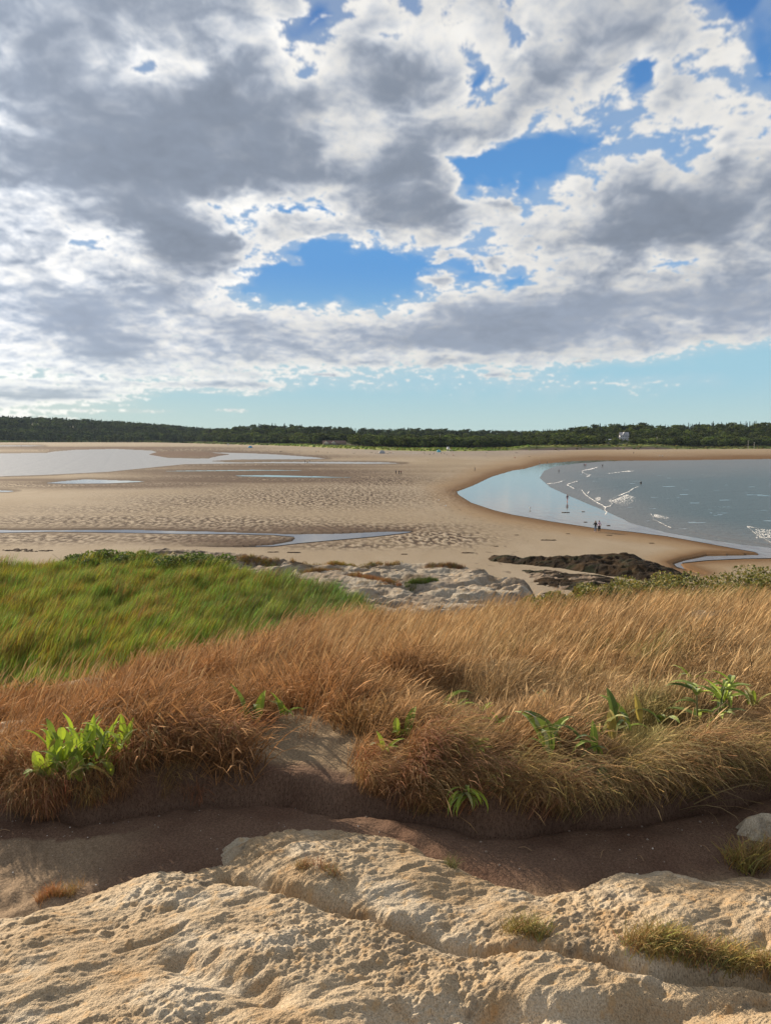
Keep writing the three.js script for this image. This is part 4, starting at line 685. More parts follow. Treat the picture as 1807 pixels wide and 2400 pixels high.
// ---------------------------------------------------------------- leafy plants and shrubs
function leafGeo(w, droop, fold, colors) { // one metre long along +y, bending towards +x, with a folded midrib
  const S = 6, pos = [], col = [], line = []; let x = 0, y = 0;
  for (let s = 0; s <= S; s++) { const t = s / S, a = 0.12 + droop * t * t; if (s) { x += Math.sin(a) / S; y += Math.cos(a) / S; } const ww = w * Math.pow(Math.sin(Math.PI * Math.min(1, 0.06 + Math.pow(t, 0.8) * 0.94)), 0.8) / 2; line.push([x, y, s === S ? 0.002 : ww]); }
  for (let s = 0; s < S; s++) { const [x0, y0, w0] = line[s], [x1, y1, w1] = line[s + 1]; for (const k of [-1, 1]) { const a = [x0, y0, 0], b = [x1, y1, 0], c = [x1 - fold * w1, y1 + 0.1 * w1, k * w1], d = [x0 - fold * w0, y0 + 0.1 * w0, k * w0]; if (k > 0) pos.push(...a, ...b, ...c, ...a, ...c, ...d); else pos.push(...a, ...c, ...b, ...a, ...d, ...c); for (let i = 0; i < 6; i++) col.push(...colors); } }
  return triGeo(pos, col);
}
reseed(606);
const LG = { bright: [0.34, 0.45, 0.035], mid: [0.22, 0.3, 0.035], deep: [0.11, 0.16, 0.025], pale: [0.33, 0.34, 0.13], yellow: [0.42, 0.33, 0.07] };
const leaves = {}; for (const k in LG) leaves[k] = [leafGeo(0.24, 0.5, 0.5, LG[k]), leafGeo(0.2, 1.3, 0.6, LG[k]), leafGeo(0.28, 0.9, 0.35, LG[k].map((c) => c * 0.8)), leafGeo(0.13, 1.7, 0.6, LG[k])];
const stemGeo = tint(rod([0, 0, 0], [0, 1, 0], 0.012, 0.006, 5), [0.16, 0.17, 0.05]);
// u, v of the root; n leaves; leaf length; spread of the leaf lean; stem height; colours; spread of roots
function plant(u, v, n, len, lean, stem, kinds, spread, label, group, lift = 0) {
  const p = groundHit(u, v), t = thing('leafy_plant', label, 'plant', [p[0], p[1] + lift + (stem ? 0.02 : 0.05), p[2]], 0, group), shoots = stem ? Math.max(1, Math.round(n / 14)) : 0, tops = [];
  for (let i = 0; i < shoots; i++) { const s = mesh('stem', stemGeo, M.leaf, t), x = rr(-spread, spread), z = rr(-spread, spread) * 0.6, h = stem * rr(0.9, 1.3), tx = rr(-0.15, 0.25), tz = rr(-0.15, 0.15); s.position.set(x, 0, z); s.scale.set(0.6, h, 0.6); s.rotation.set(tz, 0, -tx); tops.push([x, z, h, tx, tz]); }
  for (let i = 0; i < n; i++) {
    const k = kinds[Math.floor(rnd() * kinds.length)], l = mesh('leaf', leaves[k][Math.floor(rnd() * 4)], M.leaf, t), L = len * rr(0.75, 1.4); let x = rr(-spread, spread), z = rr(-spread, spread) * 0.5, y = 0;
    if (tops.length) { const s = tops[i % tops.length], f = rr(0.2, 1); y = s[2] * f; x = s[0] + Math.sin(s[3]) * y; z = s[1] + Math.sin(s[4]) * y; }
    l.position.set(x, y, z); l.rotation.set(0, rnd() * 6.283, -rr(lean[0], lean[1]), 'YZX'); l.scale.setScalar(L);
  }
  return t;
}
const clump = plant(190, 1836, 44, 0.16, [0.0, 0.55], 0, ['bright', 'bright', 'mid', 'bright', 'yellow'], 0.17, 'dense bright green leafy clump growing out of the rusty grass above the bank');
for (let i = 0; i < 46; i++) { const l = mesh('leaf', leaves[['bright', 'bright', 'mid'][i % 3]][i % 3], M.leaf, clump); l.position.set(rr(-0.2, 0.22), rr(0.07, 0.17), rr(-0.08, 0.05)); l.rotation.set(0, rnd() * 6.28, -rr(0.0, 0.5), 'YZX'); l.scale.setScalar(rr(0.1, 0.16)); }
{ // shoot hanging over the bank
  const p = groundHit(1088, 1868), t = thing('hanging_plant', 'green rosette of narrow leaves drooping over the bank onto the path', 'plant', [p[0], p[1] + 0.05, p[2] + 0.06]);
  for (let i = 0; i < 17; i++) { const l = mesh('leaf', leaves[i === 3 ? 'pale' : ['bright', 'mid'][i % 2]][3], M.leaf, t); l.position.set(rr(-0.02, 0.02), rr(-0.02, 0.02), rr(0, 0.03)); l.rotation.set(0, rr(-2.9, -0.2), -rr(0.3, 1.9), 'YZX'); l.scale.setScalar(rr(0.09, 0.17)); }
}
plant(1052, 1688, 9, 0.2, [0.2, 1.1], 0, ['pale', 'mid', 'mid'], 0.08, 'spray of long pale green leaves lying in dry grass above the hanging rosette');
plant(1330, 1786, 12, 0.2, [0.05, 0.6], 0, ['deep', 'mid', 'deep'], 0.16, 'tall dark green leaves standing in the dry grass above the bank');
plant(1420, 1752, 9, 0.17, [0.1, 0.9], 0, ['deep', 'mid', 'pale', 'yellow'], 0.12, 'dark green leaves with one pale and one yellowed leaf in dry grass');
plant(1500, 1722, 10, 0.17, [0.2, 0.9], 0, ['deep', 'deep', 'mid', 'yellow'], 0.14, 'dark green leaves with orange tinged tips deep in the long grass');
plant(1655, 1726, 22, 0.13, [0.4, 1.3], 0.24, ['mid', 'bright', 'deep'], 0.07, 'leafy upright stem with crowded green leaves on the grassy rise');
plant(1700, 1690, 22, 0.12, [0.5, 1.3], 0.22, ['mid', 'bright'], 0.05, 'slender leafy stem with a bright green tip beside the crowded one');
plant(1618, 1640, 4, 0.24, [0.05, 0.5], 0, ['mid', 'bright'], 0.03, 'single shoot of two long upright green leaves on the grassy rise');
plant(1766, 1672, 6, 0.15, [0.2, 0.8], 0, ['pale', 'mid'], 0.04, 'pale withered leafy plant at the top of the long grass');
plant(1275, 1690, 2, 0.24, [0.05, 0.25], 0, ['pale'], 0.02, 'single thin upright pale leaf in flattened dry grass');
plant(1130, 1790, 18, 0.09, [0.3, 1.2], 0.09, ['bright', 'mid'], 0.05, 'small bright sprig among the long grass on the bank');
plant(1165, 1752, 16, 0.085, [0.3, 1.2], 0.1, ['mid', 'bright'], 0.04, 'small green sprig just behind the one on the bank');
plant(1132, 1722, 12, 0.08, [0.3, 1.1], 0.1, ['bright'], 0.03, 'little bright sprig farther up in the dry grass');
plant(942, 1748, 5, 0.15, [0.1, 0.7], 0, ['bright', 'mid'], 0.03, 'few upright green leaves at the edge of the bare sandy bank');
plant(905, 1785, 5, 0.11, [0.4, 1.0], 0, ['yellow', 'bright'], 0.03, 'yellowing leaves in the grass tuft right of the bare bank');
plant(590, 1712, 6, 0.17, [0.05, 0.4], 0, ['mid', 'deep', 'bright'], 0.04, 'upright green leaves standing behind the bare sandy bank');
plant(660, 1698, 6, 0.13, [0.1, 0.7], 0, ['mid', 'pale'], 0.04, 'thin green shoots in shade behind the bare sandy bank');
plant(648, 1655, 5, 0.12, [0.1, 0.5], 0, ['mid', 'bright'], 0.03, 'small green shoots farther back behind the bare bank');
plant(1238, 1560, 5, 0.2, [0.2, 0.9], 0, ['pale', 'deep'], 0.06, 'pale dry leaf curls in the middle of the straw grass');
plant(1405, 1905, 4, 0.11, [1.2, 2.2], 0, ['deep'], 0.03, 'limp green leaf hanging down the bank below the long grass', undefined, 0.16);

function shrub(name, pos, w, h, n, size, colors, label, group) {
  const t = thing(name, label, 'shrub', pos, 0, group), st = [];
  for (let i = 0; i < 9; i++) st.push(tint(rod([rr(-0.2, 0.2) * w, 0, rr(-0.2, 0.2) * w], [rr(-0.42, 0.42) * w, h * rr(0.5, 0.9), rr(-0.42, 0.42) * w], 0.012, 0.005, 4), [0.12, 0.09, 0.06]));
  mesh('stem', merge(st), M.land, t); const lobes = [];
  for (let i = 0; i < 7; i++) lobes.push(shards(Math.floor(n / 7), inBall(rr(-0.34, 0.34) * w, h * rr(0.35, 0.72), rr(-0.34, 0.34) * w, w * rr(0.14, 0.26), h * rr(0.2, 0.34), w * rr(0.14, 0.26)), size, colors, 0.5));
  mesh('foliage', merge(lobes), M.leaf, t); return t;
}
reseed(717);
const YG = [[0.13, 0.14, 0.025], [0.19, 0.18, 0.03], [0.08, 0.1, 0.02], [0.23, 0.18, 0.04]], DG = [[0.08, 0.12, 0.02], [0.11, 0.16, 0.022], [0.05, 0.08, 0.018]];
for (const [u, d, w, h] of [[1345, 12.6, 1.0, 0.5], [1410, 13.2, 0.9, 0.5], [1480, 13.8, 1.1, 0.6], [1545, 14.3, 1.2, 0.75], [1610, 14.8, 1.1, 0.8], [1680, 13.2, 1.2, 0.55], [1745, 14.8, 1.2, 0.85], [1800, 13.6, 1.0, 0.65], [1870, 14, 1.2, 0.8], [1620, 12.2, 0.8, 0.4], [1275, 13.4, 0.8, 0.45]]) { const p = atDepth(u, d, 0); shrub('low_shrub', [p[0], E(hillDrop(p[0], d)) - 0.02, p[2]], w * 1.3, h * 1.05, 2400, 0.026, YG, 'olive green low shrub at the brow of the dry grass slope above the seaweed rocks', 'olive shrubs along the brow'); }
for (const [u, v] of [[170, 1316], [215, 1312], [262, 1308], [312, 1308], [362, 1310], [410, 1314], [455, 1318], [500, 1326], [240, 1322], [330, 1322], [420, 1330]]) { const [x, d] = px([[u, v + 14]], 6.1)[0]; shrub('rose_thicket', [x, E(shelfDrop(x, d)) + 0.1, -d], 2.4, 0.95, 1300, 0.06, DG, 'dark green broad leaved thicket at the seaward edge of the green grass', 'dark thickets behind the green grass'); }
for (const [u, d, w, h] of [[20, 7.6, 0.9, 0.35], [75, 8.2, 0.9, 0.35], [130, 8.6, 0.8, 0.3], [-40, 7.2, 0.9, 0.4], [185, 9.2, 0.7, 0.3]]) { const p = atDepth(u, d, 0); shrub('low_shrub', [p[0], E(hillDrop(p[0], d)) - 0.03, p[2]], w, h, 1100, 0.022, YG, 'yellow green creeping shrub between the green and the rusty grass', 'yellow green shrubs at the foot of the slope'); }
// pebbles and bits of straw on the path
{
  reseed(88); const g = new THREE.IcosahedronGeometry(1, 0), list = []; for (let i = 0; i < 420; i++) { const x = rr(-2, 2.4), d = toeAt(x) - rr(0.02, 0.75); list.push([x, E(hillDrop(x, d)), -d, rnd() * 6, rnd(), rnd(), (() => { const s = 0.0015 + 0.006 * Math.pow(rnd(), 4); return [s, s * 0.7, s * rr(0.7, 1)]; })(), (rnd() < 0.4 ? [0.6, 0.56, 0.5] : [0.25, 0.2, 0.16])]); }
  field('gravel', [g], list, std({}), 'small pebbles scattered over the sandy path'); scene.children[scene.children.length - 1].userData.category = 'gravel';
  const twigs = px([[1410, 2010], [1500, 2018], [560, 1990], [1230, 2000], [10, 1962], [900, 2018], [1650, 2000]], PATH);
  twigs.forEach(([x, d], i) => { const a = rr(0, 3.1), L = rr(0.04, 0.11), pts = [0, 0.5, 1].map((t) => new THREE.Vector3(x + Math.cos(a) * L * (t - 0.5), E(hillDrop(x, d)) + 0.006 + (t === 0.5 ? 0.01 : 0), -d + Math.sin(a) * L * (t - 0.5))); tag(mesh('dry_stalk', tint(new THREE.TubeGeometry(new THREE.CatmullRomCurve3(pts), 8, 0.0016, 5), [0.3, 0.2, 0.12]), M.land), 'thin dry stalk lying on the sandy path', 'stalk', 'dry stalks lying on the path'); });
}
console.log('plants done');

// ---------------------------------------------------------------- people
const SURF = (u, v) => { const b = beachPoint(u, v); return [b[0], Math.max(b[1], 0.0), b[2]]; };
function bodyGeo(pose) {
  const J = { standing: { hipL: [-0.09, 0.92, 0], kneeL: [-0.1, 0.5, 0.02], ankL: [-0.1, 0.08, 0], toeL: [-0.12, 0.04, 0.15], hipR: [0.09, 0.92, 0], kneeR: [0.1, 0.5, 0.02], ankR: [0.11, 0.08, 0], toeR: [0.13, 0.04, 0.15], elL: [-0.28, 1.13, -0.03], haL: [-0.26, 0.86, 0.06], elR: [0.28, 1.13, -0.03], haR: [0.26, 0.86, 0.06] },
    walking: { hipL: [-0.09, 0.92, 0], kneeL: [-0.09, 0.52, 0.18], ankL: [-0.09, 0.09, 0.24], toeL: [-0.1, 0.07, 0.4], hipR: [0.09, 0.92, 0], kneeR: [0.09, 0.49, -0.05], ankR: [0.1, 0.13, -0.33], toeR: [0.1, 0.03, -0.2], elL: [-0.27, 1.14, -0.14], haL: [-0.25, 0.9, -0.12], elR: [0.27, 1.14, 0.06], haR: [0.25, 0.93, 0.22] },
    sitting: { hipL: [-0.1, 0.14, 0], kneeL: [-0.13, 0.42, 0.38], ankL: [-0.12, 0.06, 0.56], toeL: [-0.13, 0.04, 0.7], hipR: [0.1, 0.14, 0], kneeR: [0.13, 0.42, 0.38], ankR: [0.12, 0.06, 0.56], toeR: [0.13, 0.04, 0.7], elL: [-0.28, 0.42, 0.05], haL: [-0.18, 0.4, 0.3], elR: [0.28, 0.42, 0.05], haR: [0.18, 0.4, 0.3] },
    arms: { hipL: [-0.09, 0.92, 0], kneeL: [-0.1, 0.5, 0.02], ankL: [-0.1, 0.08, 0], toeL: [-0.12, 0.04, 0.15], hipR: [0.09, 0.92, 0], kneeR: [0.1, 0.5, 0.02], ankR: [0.11, 0.08, 0], toeR: [0.13, 0.04, 0.15], elL: [-0.3, 1.16, 0.08], haL: [-0.08, 1.22, 0.24], elR: [0.3, 1.16, 0.08], haR: [0.08, 1.22, 0.24] } }[pose];
  const o = pose === 'sitting' ? -0.78 : 0, bones = [
    [[0, 0.95 + o, 0], [0, 1.18 + o, -0.01], 0.135, 0.125], [[0, 1.18 + o, -0.01], [0, 1.38 + o, 0], 0.125, 0.13], [[-0.15, 1.42 + o, 0], [0.15, 1.42 + o, 0], 0.06, 0.06], [[0, 1.42 + o, 0], [0, 1.55 + o, 0.01], 0.06, 0.055], [[0, 1.6 + o, 0.015], [0, 1.68 + o, 0], 0.078, 0.088], [[0, 1.6 + o, 0.09], [0, 1.63 + o, 0.085], 0.016, 0.012]];
  for (const s of ['L', 'R']) { const x = s === 'L' ? -0.17 : 0.17; bones.push([J['hip' + s], J['knee' + s], 0.085, 0.058], [J['knee' + s], J['ank' + s], 0.056, 0.038], [J['ank' + s], J['toe' + s], 0.042, 0.035], [[x, 1.42 + o, 0], J['el' + s], 0.055, 0.042], [J['el' + s], J['ha' + s], 0.042, 0.03], [J['ha' + s], [J['ha' + s][0], J['ha' + s][1] - 0.09, J['ha' + s][2] + 0.02], 0.03, 0.02]); }
  const R = 64, mc = new MarchingCubes(R, new THREE.MeshBasicMaterial(), false, false, 60000), hgt = 1.0; mc.isolation = 0;
  const W = 1.0; // half extent in metres; centre at y = 0.9
  for (let k = 0; k < R; k++) for (let j = 0; j < R; j++) for (let i = 0; i < R; i++) {
    const X = ((i - R / 2) / (R / 2)) * W, Y = ((j - R / 2) / (R / 2)) * W + 0.9, Z = ((k - R / 2) / (R / 2)) * W; let e = 0;
    for (const [a, b, r0, r1] of bones) { const bx = b[0] - a[0], by = b[1] - a[1], bz = b[2] - a[2], px_ = X - a[0], py = Y - a[1], pz = Z - a[2], t = clamp((px_ * bx + py * by + pz * bz) / (bx * bx + by * by + bz * bz)), d = Math.hypot(px_ - bx * t, py - by * t, pz - bz * t) - mix(r0, r1, t); e += Math.exp(-d * 45); }
    mc.field[i + j * R + k * R * R] = Math.log(Math.max(e, 1e-20)) / 45;
  }
  mc.update(); const n = mc.count, pos = new Float32Array(n * 3), nor = new Float32Array(n * 3);
  for (let i = 0; i < n; i++) { pos[i * 3] = mc.positionArray[i * 3] * W; pos[i * 3 + 1] = mc.positionArray[i * 3 + 1] * W + 0.9; pos[i * 3 + 2] = mc.positionArray[i * 3 + 2] * W; for (let c = 0; c < 3; c++) nor[i * 3 + c] = mc.normalArray[i * 3 + c]; }
  const g = new THREE.BufferGeometry(); g.setAttribute('position', new THREE.BufferAttribute(pos, 3)); g.computeVertexNormals(); return { g, o, J };
}
const BODY = Object.fromEntries(['standing', 'walking', 'sitting', 'arms'].map((p) => [p, bodyGeo(p)]));
const SKIN = [0.45, 0.28, 0.19], hairGeo = (() => { const g = new THREE.SphereGeometry(0.102, 12, 9, 0, 6.2832, 0, 1.9); const a = g.attributes.position; for (let i = 0; i < a.count; i++) { const z = a.getZ(i), y = a.getY(i); a.setXYZ(i, a.getX(i), y * 1.08 - (z < 0 ? 0.03 : -0.01), z * 1.05 - 0.012); } g.computeVertexNormals(); return g; })();
function person(u, v, pose, turn, o, label, group) {
  const { g, o: oy } = BODY[pose], p = o.at ?? SURF(u, v), t = thing('person', label, 'person', p, turn, group); t.scale.setScalar(o.scale ?? 1);
  const n = g.attributes.position.count, col = new Float32Array(n * 3), P = g.attributes.position, short = o.shorts, sleeve = o.sleeve ?? 1.1;
  for (let i = 0; i < n; i++) { const x = Math.abs(P.getX(i)), y = P.getY(i) - oy, z = P.getZ(i); let c = SKIN; if (y < 1.5 && y > 0.96 && !(x > 0.2 && y < sleeve)) c = o.shirt; else if (y <= 0.98 && (pose === 'sitting' || x < 0.2 || y < 0.7) && y > (short ? 0.5 : 0.1)) c = o.trousers; if (x > 0.2 && y < sleeve && y > 0.7) c = SKIN; if (pose === 'sitting' && y < 0.98) c = P.getZ(i) > 0.45 ? SKIN : o.trousers; col.set(c, i * 3); }
  const gg = g.clone(); gg.setAttribute('color', new THREE.BufferAttribute(col, 3)); mesh('body', gg, M.cloth, t);
  const h = mesh('hair', tint(hairGeo.clone(), o.hair ?? [0.03, 0.02, 0.015]), M.cloth, t); h.position.set(0, 1.665 + oy, -0.004);
  if (o.long) mesh('long_hair', tint(new THREE.CapsuleGeometry(0.07, 0.2, 4, 8).scale(1, 1, 0.55).translate(0, 1.53 + oy, -0.075), o.hair ?? [0.03, 0.02, 0.015]), M.cloth, t);
  if (o.skirt) mesh('skirt', tint(new THREE.LatheGeometry([[0.135, 0.98], [0.17, 0.86], [0.21, 0.68], [0.25, 0.45]].map((q) => new THREE.Vector2(...q)), 18), o.skirt), std({ vertexColors: true, side: THREE.DoubleSide }), t);
  return t;
}
const BLACK = [0.015, 0.015, 0.018], NAVY = [0.03, 0.04, 0.08], DENIM = [0.1, 0.15, 0.25], WHITE = [0.7, 0.7, 0.7], PINK = [0.5, 0.22, 0.25], GREYC = [0.2, 0.2, 0.21], RED = [0.35, 0.05, 0.04], TEAL = [0.05, 0.2, 0.22], LILAC = [0.5, 0.42, 0.55];
person(1394.5, 1248, 'arms', 3.4, { shirt: BLACK, trousers: DENIM }, 'person in black top and faded jeans walking beside another on the wet sand');
person(1403.2, 1247.5, 'standing', 3.3, { shirt: LILAC, trousers: BLACK, skirt: BLACK, sleeve: 1.2 }, 'person in lilac top and wide black bottoms standing beside the one in jeans');
person(1329, 1176, 'walking', 0.3, { shirt: [0.16, 0.07, 0.07], trousers: PINK, hair: [0.16, 0.05, 0.03], long: 1, at: onLevel(1329, 1176.5, -0.03) }, 'person in dark top and pale pink bottoms walking in the shallow film of water');
person(1501, 1141, 'standing', 0.4, { shirt: BLACK, trousers: BLACK, sleeve: 0.7, at: onLevel(1501, 1140, -0.75) }, 'person in black wading waist deep where a wave breaks');
person(1309, 1109, 'standing', 0.8, { shirt: GREYC, trousers: BLACK, at: onLevel(1309, 1109, -0.08) }, 'person standing alone in the shallows near the wave lines');
person(1368, 1094, 'standing', 0.5, { shirt: NAVY, trousers: BLACK, at: onLevel(1368, 1094, -0.1) }, 'person in navy standing in the shallows next to one in red');
person(1371.8, 1094.6, 'standing', -0.5, { shirt: RED, trousers: BLACK, at: onLevel(1371.8, 1094.6, -0.1) }, 'person in red standing in the shallows next to one in navy');
person(1411.5, 1096, 'standing', 0, { shirt: BLACK, trousers: BLACK, at: onLevel(1411.5, 1096, -0.15) }, 'person in black standing by themselves in the shallow sea');
person(1264.5, 1088, 'walking', 1.2, { shirt: PINK, trousers: GREYC, at: onLevel(1264.5, 1088, 0) }, 'person in pink walking at the inner edge of the wet film');
person(1282, 1086, 'standing', 0.2, { shirt: TEAL, trousers: BLACK, at: onLevel(1282, 1086, -0.1), scale: 0.7 }, 'child in teal standing in the shallow water edge');
person(928, 1112, 'walking', 0.2, { shirt: NAVY, trousers: BLACK }, 'person in navy leading a group of three across the spit');
person(935, 1113, 'walking', 0.1, { shirt: BLACK, trousers: NAVY }, 'person in black in the middle of a group of three on the spit');
person(940, 1113, 'walking', 0.3, { shirt: [0.14, 0.05, 0.05], trousers: BLACK }, 'person in maroon at the end of a group of three on the spit');
person(1112.5, 1104.5, 'walking', 0.9, { shirt: GREYC, trousers: BLACK }, 'person in grey walking alone over the middle of the spit');
person(715.5, 1084.5, 'standing', 0.4, { shirt: BLACK, trousers: BLACK }, 'person in black beside the long tidal channel with a dog');
person(726, 1084.5, 'walking', 0.8, { shirt: NAVY, trousers: BLACK }, 'person in navy walking beside the long tidal channel');
person(1484, 1064, 'standing', 0, { shirt: BLACK, trousers: NAVY }, 'person standing alone on the sand beyond the sea');
person(1545, 1071.5, 'walking', 0, { shirt: WHITE, trousers: GREYC }, 'person in white walking with another on the sand beyond the sea');
person(1551.5, 1071.5, 'walking', 0, { shirt: WHITE, trousers: NAVY }, 'person in white top and navy trousers on the sand beyond the sea');
{
  reseed(515); const far = [[630.6, 1057], [650, 1061], [656.6, 1061], [658.7, 1061.3], [700, 1059.5], [703.5, 1059.7], [741.6, 1060.5], [747, 1060.5], [768, 1063], [776.6, 1062.5], [887, 1064.5, 1], [908, 1064.5, 1], [913, 1064], [917, 1064.2], [921, 1064], [881, 1064, 1], [994.5, 1065], [997, 1065.5, 1], [1007, 1066, 1], [1015, 1066], [1017.5, 1066], [1062, 1068, 1], [1034, 1064, 1], [1041, 1064.5, 1], [1206, 1074, 1], [1309, 1059], [612, 1050], [618, 1049.5], [622, 1049.5], [600, 1050, 1], [592, 1049.5, 1], [454.5, 1048.5], [372, 1044], [40.7, 1047], [51, 1047], [118, 1059], [1140, 1062, 1]];
  const cs = [[BLACK, 'black'], [NAVY, 'navy'], [GREYC, 'grey'], [RED, 'red'], [WHITE, 'white'], [TEAL, 'teal']];
  far.forEach(([u, v, sit], i) => { const [c, w] = cs[Math.floor(rnd() * 6)]; const where = u < 150 ? 'by the narrow slough behind the lagoon' : u < 480 ? 'on the sand behind the lagoon' : u < 640 ? 'on the beach before the dark pines' : u < 800 ? 'on the beach before the shingled building' : u < 960 ? 'near the grey beach canopy' : u < 1070 ? 'near the lifeguard chair' : 'on the beach before the pink dune'; const act = sit ? 'sitting' : rnd() < 0.5 ? 'walking' : 'standing'; person(u, v, act, rnd() * 6, { shirt: c, trousers: rnd() < 0.5 ? BLACK : DENIM, shorts: rnd() < 0.4 }, `tiny figure in ${w} ${act} ${where}`, 'beachgoers far off on the sand'); });
}
{ // dog beside the channel
  const p = SURF(721, 1085), t = thing('dog', 'dark dog standing between two people beside the tidal channel', 'dog', p, 1.4), D = [0.03, 0.02, 0.015];
  const g = []; const cap = (a, b, r0, r1) => g.push(tint(rod(a, b, r0, r1, 8), D), tint(new THREE.SphereGeometry(r1, 8, 6).translate(...b), D), tint(new THREE.SphereGeometry(r0, 8, 6).translate(...a), D));
  cap([0, 0.5, 0.28], [0, 0.52, -0.3], 0.15, 0.11); cap([0, 0.56, 0.32], [0, 0.74, 0.48], 0.09, 0.08); cap([0, 0.76, 0.5], [0, 0.72, 0.68], 0.08, 0.04); for (const s of [-0.08, 0.08]) { cap([s, 0.45, 0.3], [s, 0.04, 0.3], 0.055, 0.03); cap([s, 0.46, -0.28], [s, 0.26, -0.22], 0.07, 0.04); cap([s, 0.26, -0.22], [s, 0.2, -0.34], 0.04, 0.03); cap([s, 0.2, -0.34], [s, 0.03, -0.3], 0.03, 0.028); cap([s * 0.8, 0.82, 0.46], [s * 1.1, 0.74, 0.44], 0.03, 0.02); } cap([0, 0.56, -0.34], [0, 0.72, -0.56], 0.035, 0.018); mesh('body', merge(g), M.cloth, t);
}
// ---------------------------------------------------------------- gulls, drift weed
function gull(u, v, turn, label) { const at = v > 1190 && u > 1230 ? onLevel(u, v, 0.01) : SURF(u, v), t = thing('gull', label, 'gull', at, turn); t.scale.setScalar(1.15); const W = [0.72, 0.72, 0.7]; const b = new THREE.SphereGeometry(0.13, 14, 10); b.scale(0.62, 0.62, 1.4).rotateX(0.12).translate(0, 0.28, 0); mesh('body', merge([tint(b, W), tint(new THREE.SphereGeometry(0.06, 10, 8).translate(0, 0.42, 0.17), W), tint(rod([0, 0.3, 0.1], [0, 0.42, 0.17], 0.06, 0.05, 8), W), tint(new THREE.ConeGeometry(0.045, 0.16, 6).rotateX(-1.75).translate(0, 0.29, -0.24), W)]), M.cloth, t); mesh('beak', tint(new THREE.ConeGeometry(0.016, 0.07, 6).rotateX(1.75).translate(0, 0.415, 0.25), [0.6, 0.4, 0.05]), M.cloth, t); for (const s of [-1, 1]) { const w = new THREE.SphereGeometry(0.1, 10, 8); w.scale(0.22, 0.45, 1.9).translate(s * 0.075, 0.31, -0.06); mesh('wing', tint(w, [0.32, 0.34, 0.36]), M.cloth, t); mesh('leg', tint(rod([s * 0.04, 0.2, 0], [s * 0.04, 0, 0.01], 0.009, 0.009, 5), [0.5, 0.3, 0.2]), M.cloth, t); } }
gull(1028, 1176, 0.6, 'white gull standing on dry sand of the spit'); gull(1044, 1190, 2.2, 'white gull standing on damp sand near the curve of the shore'); gull(1242, 1194, 4, 'white gull standing in the film of water left by the sea');
function driftWeed(u, v, len, wid, label, group) { reseed(Math.floor(u * 7 + v)); const c = SURF(u, v), g = []; for (let i = 0; i < 26; i++) { const x = rr(-0.5, 0.5) * len, z = rr(-0.5, 0.5) * wid * (1 - Math.abs(x / len)), s = new THREE.IcosahedronGeometry(rr(0.08, 0.22) * Math.min(1, len / 3 + 0.3), 1), a = s.attributes.position; for (let k = 0; k < a.count; k++) a.setXYZ(k, a.getX(k) * 1.6 + x, a.getY(k) * 0.5 + 0.03, a.getZ(k) + z); g.push(tint(s, rnd() < 0.5 ? [0.05, 0.03, 0.018] : [0.08, 0.045, 0.025])); } const m = mesh('drift_weed', merge(g), M.cloth); m.position.set(...c); tag(m, label, 'seaweed', group); }
driftWeed(30, 1290, 5, 1.4, 'dark line of washed up seaweed on pale sand behind the green grass'); driftWeed(75, 1292, 5, 1.2, 'second dark line of seaweed next to the first behind the green grass'); driftWeed(245, 1291, 2.4, 0.5, 'thin scrap of seaweed on pale sand behind the thicket');
for (const [u, v, l] of [[1427, 1255.5, 0.7], [1210, 1255, 0.4], [1526, 1274, 0.5], [1098, 1297, 1.4], [947, 1300, 0.6], [690, 1296, 1.6], [640, 1295, 1.2], [1285, 1267, 1.8], [1162, 1281, 0.5], [1330, 1252, 0.4]]) driftWeed(u, v, l, 0.3, 'small dark scrap of seaweed lying on the sand', 'scraps of seaweed on the sand');
for (const [u, v] of [[1325.5, 1198.8], [1425, 1229], [1371, 1221], [1367, 1197]]) { driftWeed(u, v, u < 1330 ? 1.4 : 0.5, 0.3, 'small dark scrap of seaweed lying in the film of water', 'scraps of seaweed in the film of water'); scene.children[scene.children.length - 1].position.y = 0.01; }
console.log('people done');

// ---------------------------------------------------------------- buildings and beach furniture
const gableRoof = (w, d, h, over = 0.4, th = 0.18) => { const s = new THREE.Shape(); s.moveTo(-w / 2 - over, -over * h / (w / 2)); s.lineTo(0, h); s.lineTo(w / 2 + over, -over * h / (w / 2)); s.lineTo(w / 2 + over, -over * h / (w / 2) + th); s.lineTo(0, h + th); s.lineTo(-w / 2 - over, -over * h / (w / 2) + th); return new THREE.ExtrudeGeometry(s, { depth: d + 2 * over, bevelEnabled: false }).translate(0, 0, -d / 2 - over); };
const gableWall = (w, h, th) => { const s = new THREE.Shape(); s.moveTo(-w / 2, 0); s.lineTo(w / 2, 0); s.lineTo(0, h); return new THREE.ExtrudeGeometry(s, { depth: th, bevelEnabled: false }); };
const P = (name, g, c, t) => mesh(name, tint(g, c), M.paint, t);
function windowPart(t, x, y, z, w, h, turn = 0) { const f = P('window', merge([box(w + 0.2, 0.1, 0.08, 0, h / 2 + 0.05), box(w + 0.2, 0.1, 0.08, 0, -h / 2 - 0.05), box(0.1, h, 0.08, -w / 2 - 0.05), box(0.1, h, 0.08, w / 2 + 0.05), box(0.05, h, 0.06), box(w, 0.05, 0.06)]), [0.7, 0.7, 0.7], t); f.position.set(x, y, z); f.rotation.y = turn; const p = mesh('pane', box(w, h, 0.02), std({ color: 0x14181c, roughness: 0.1 }), f); return f; }
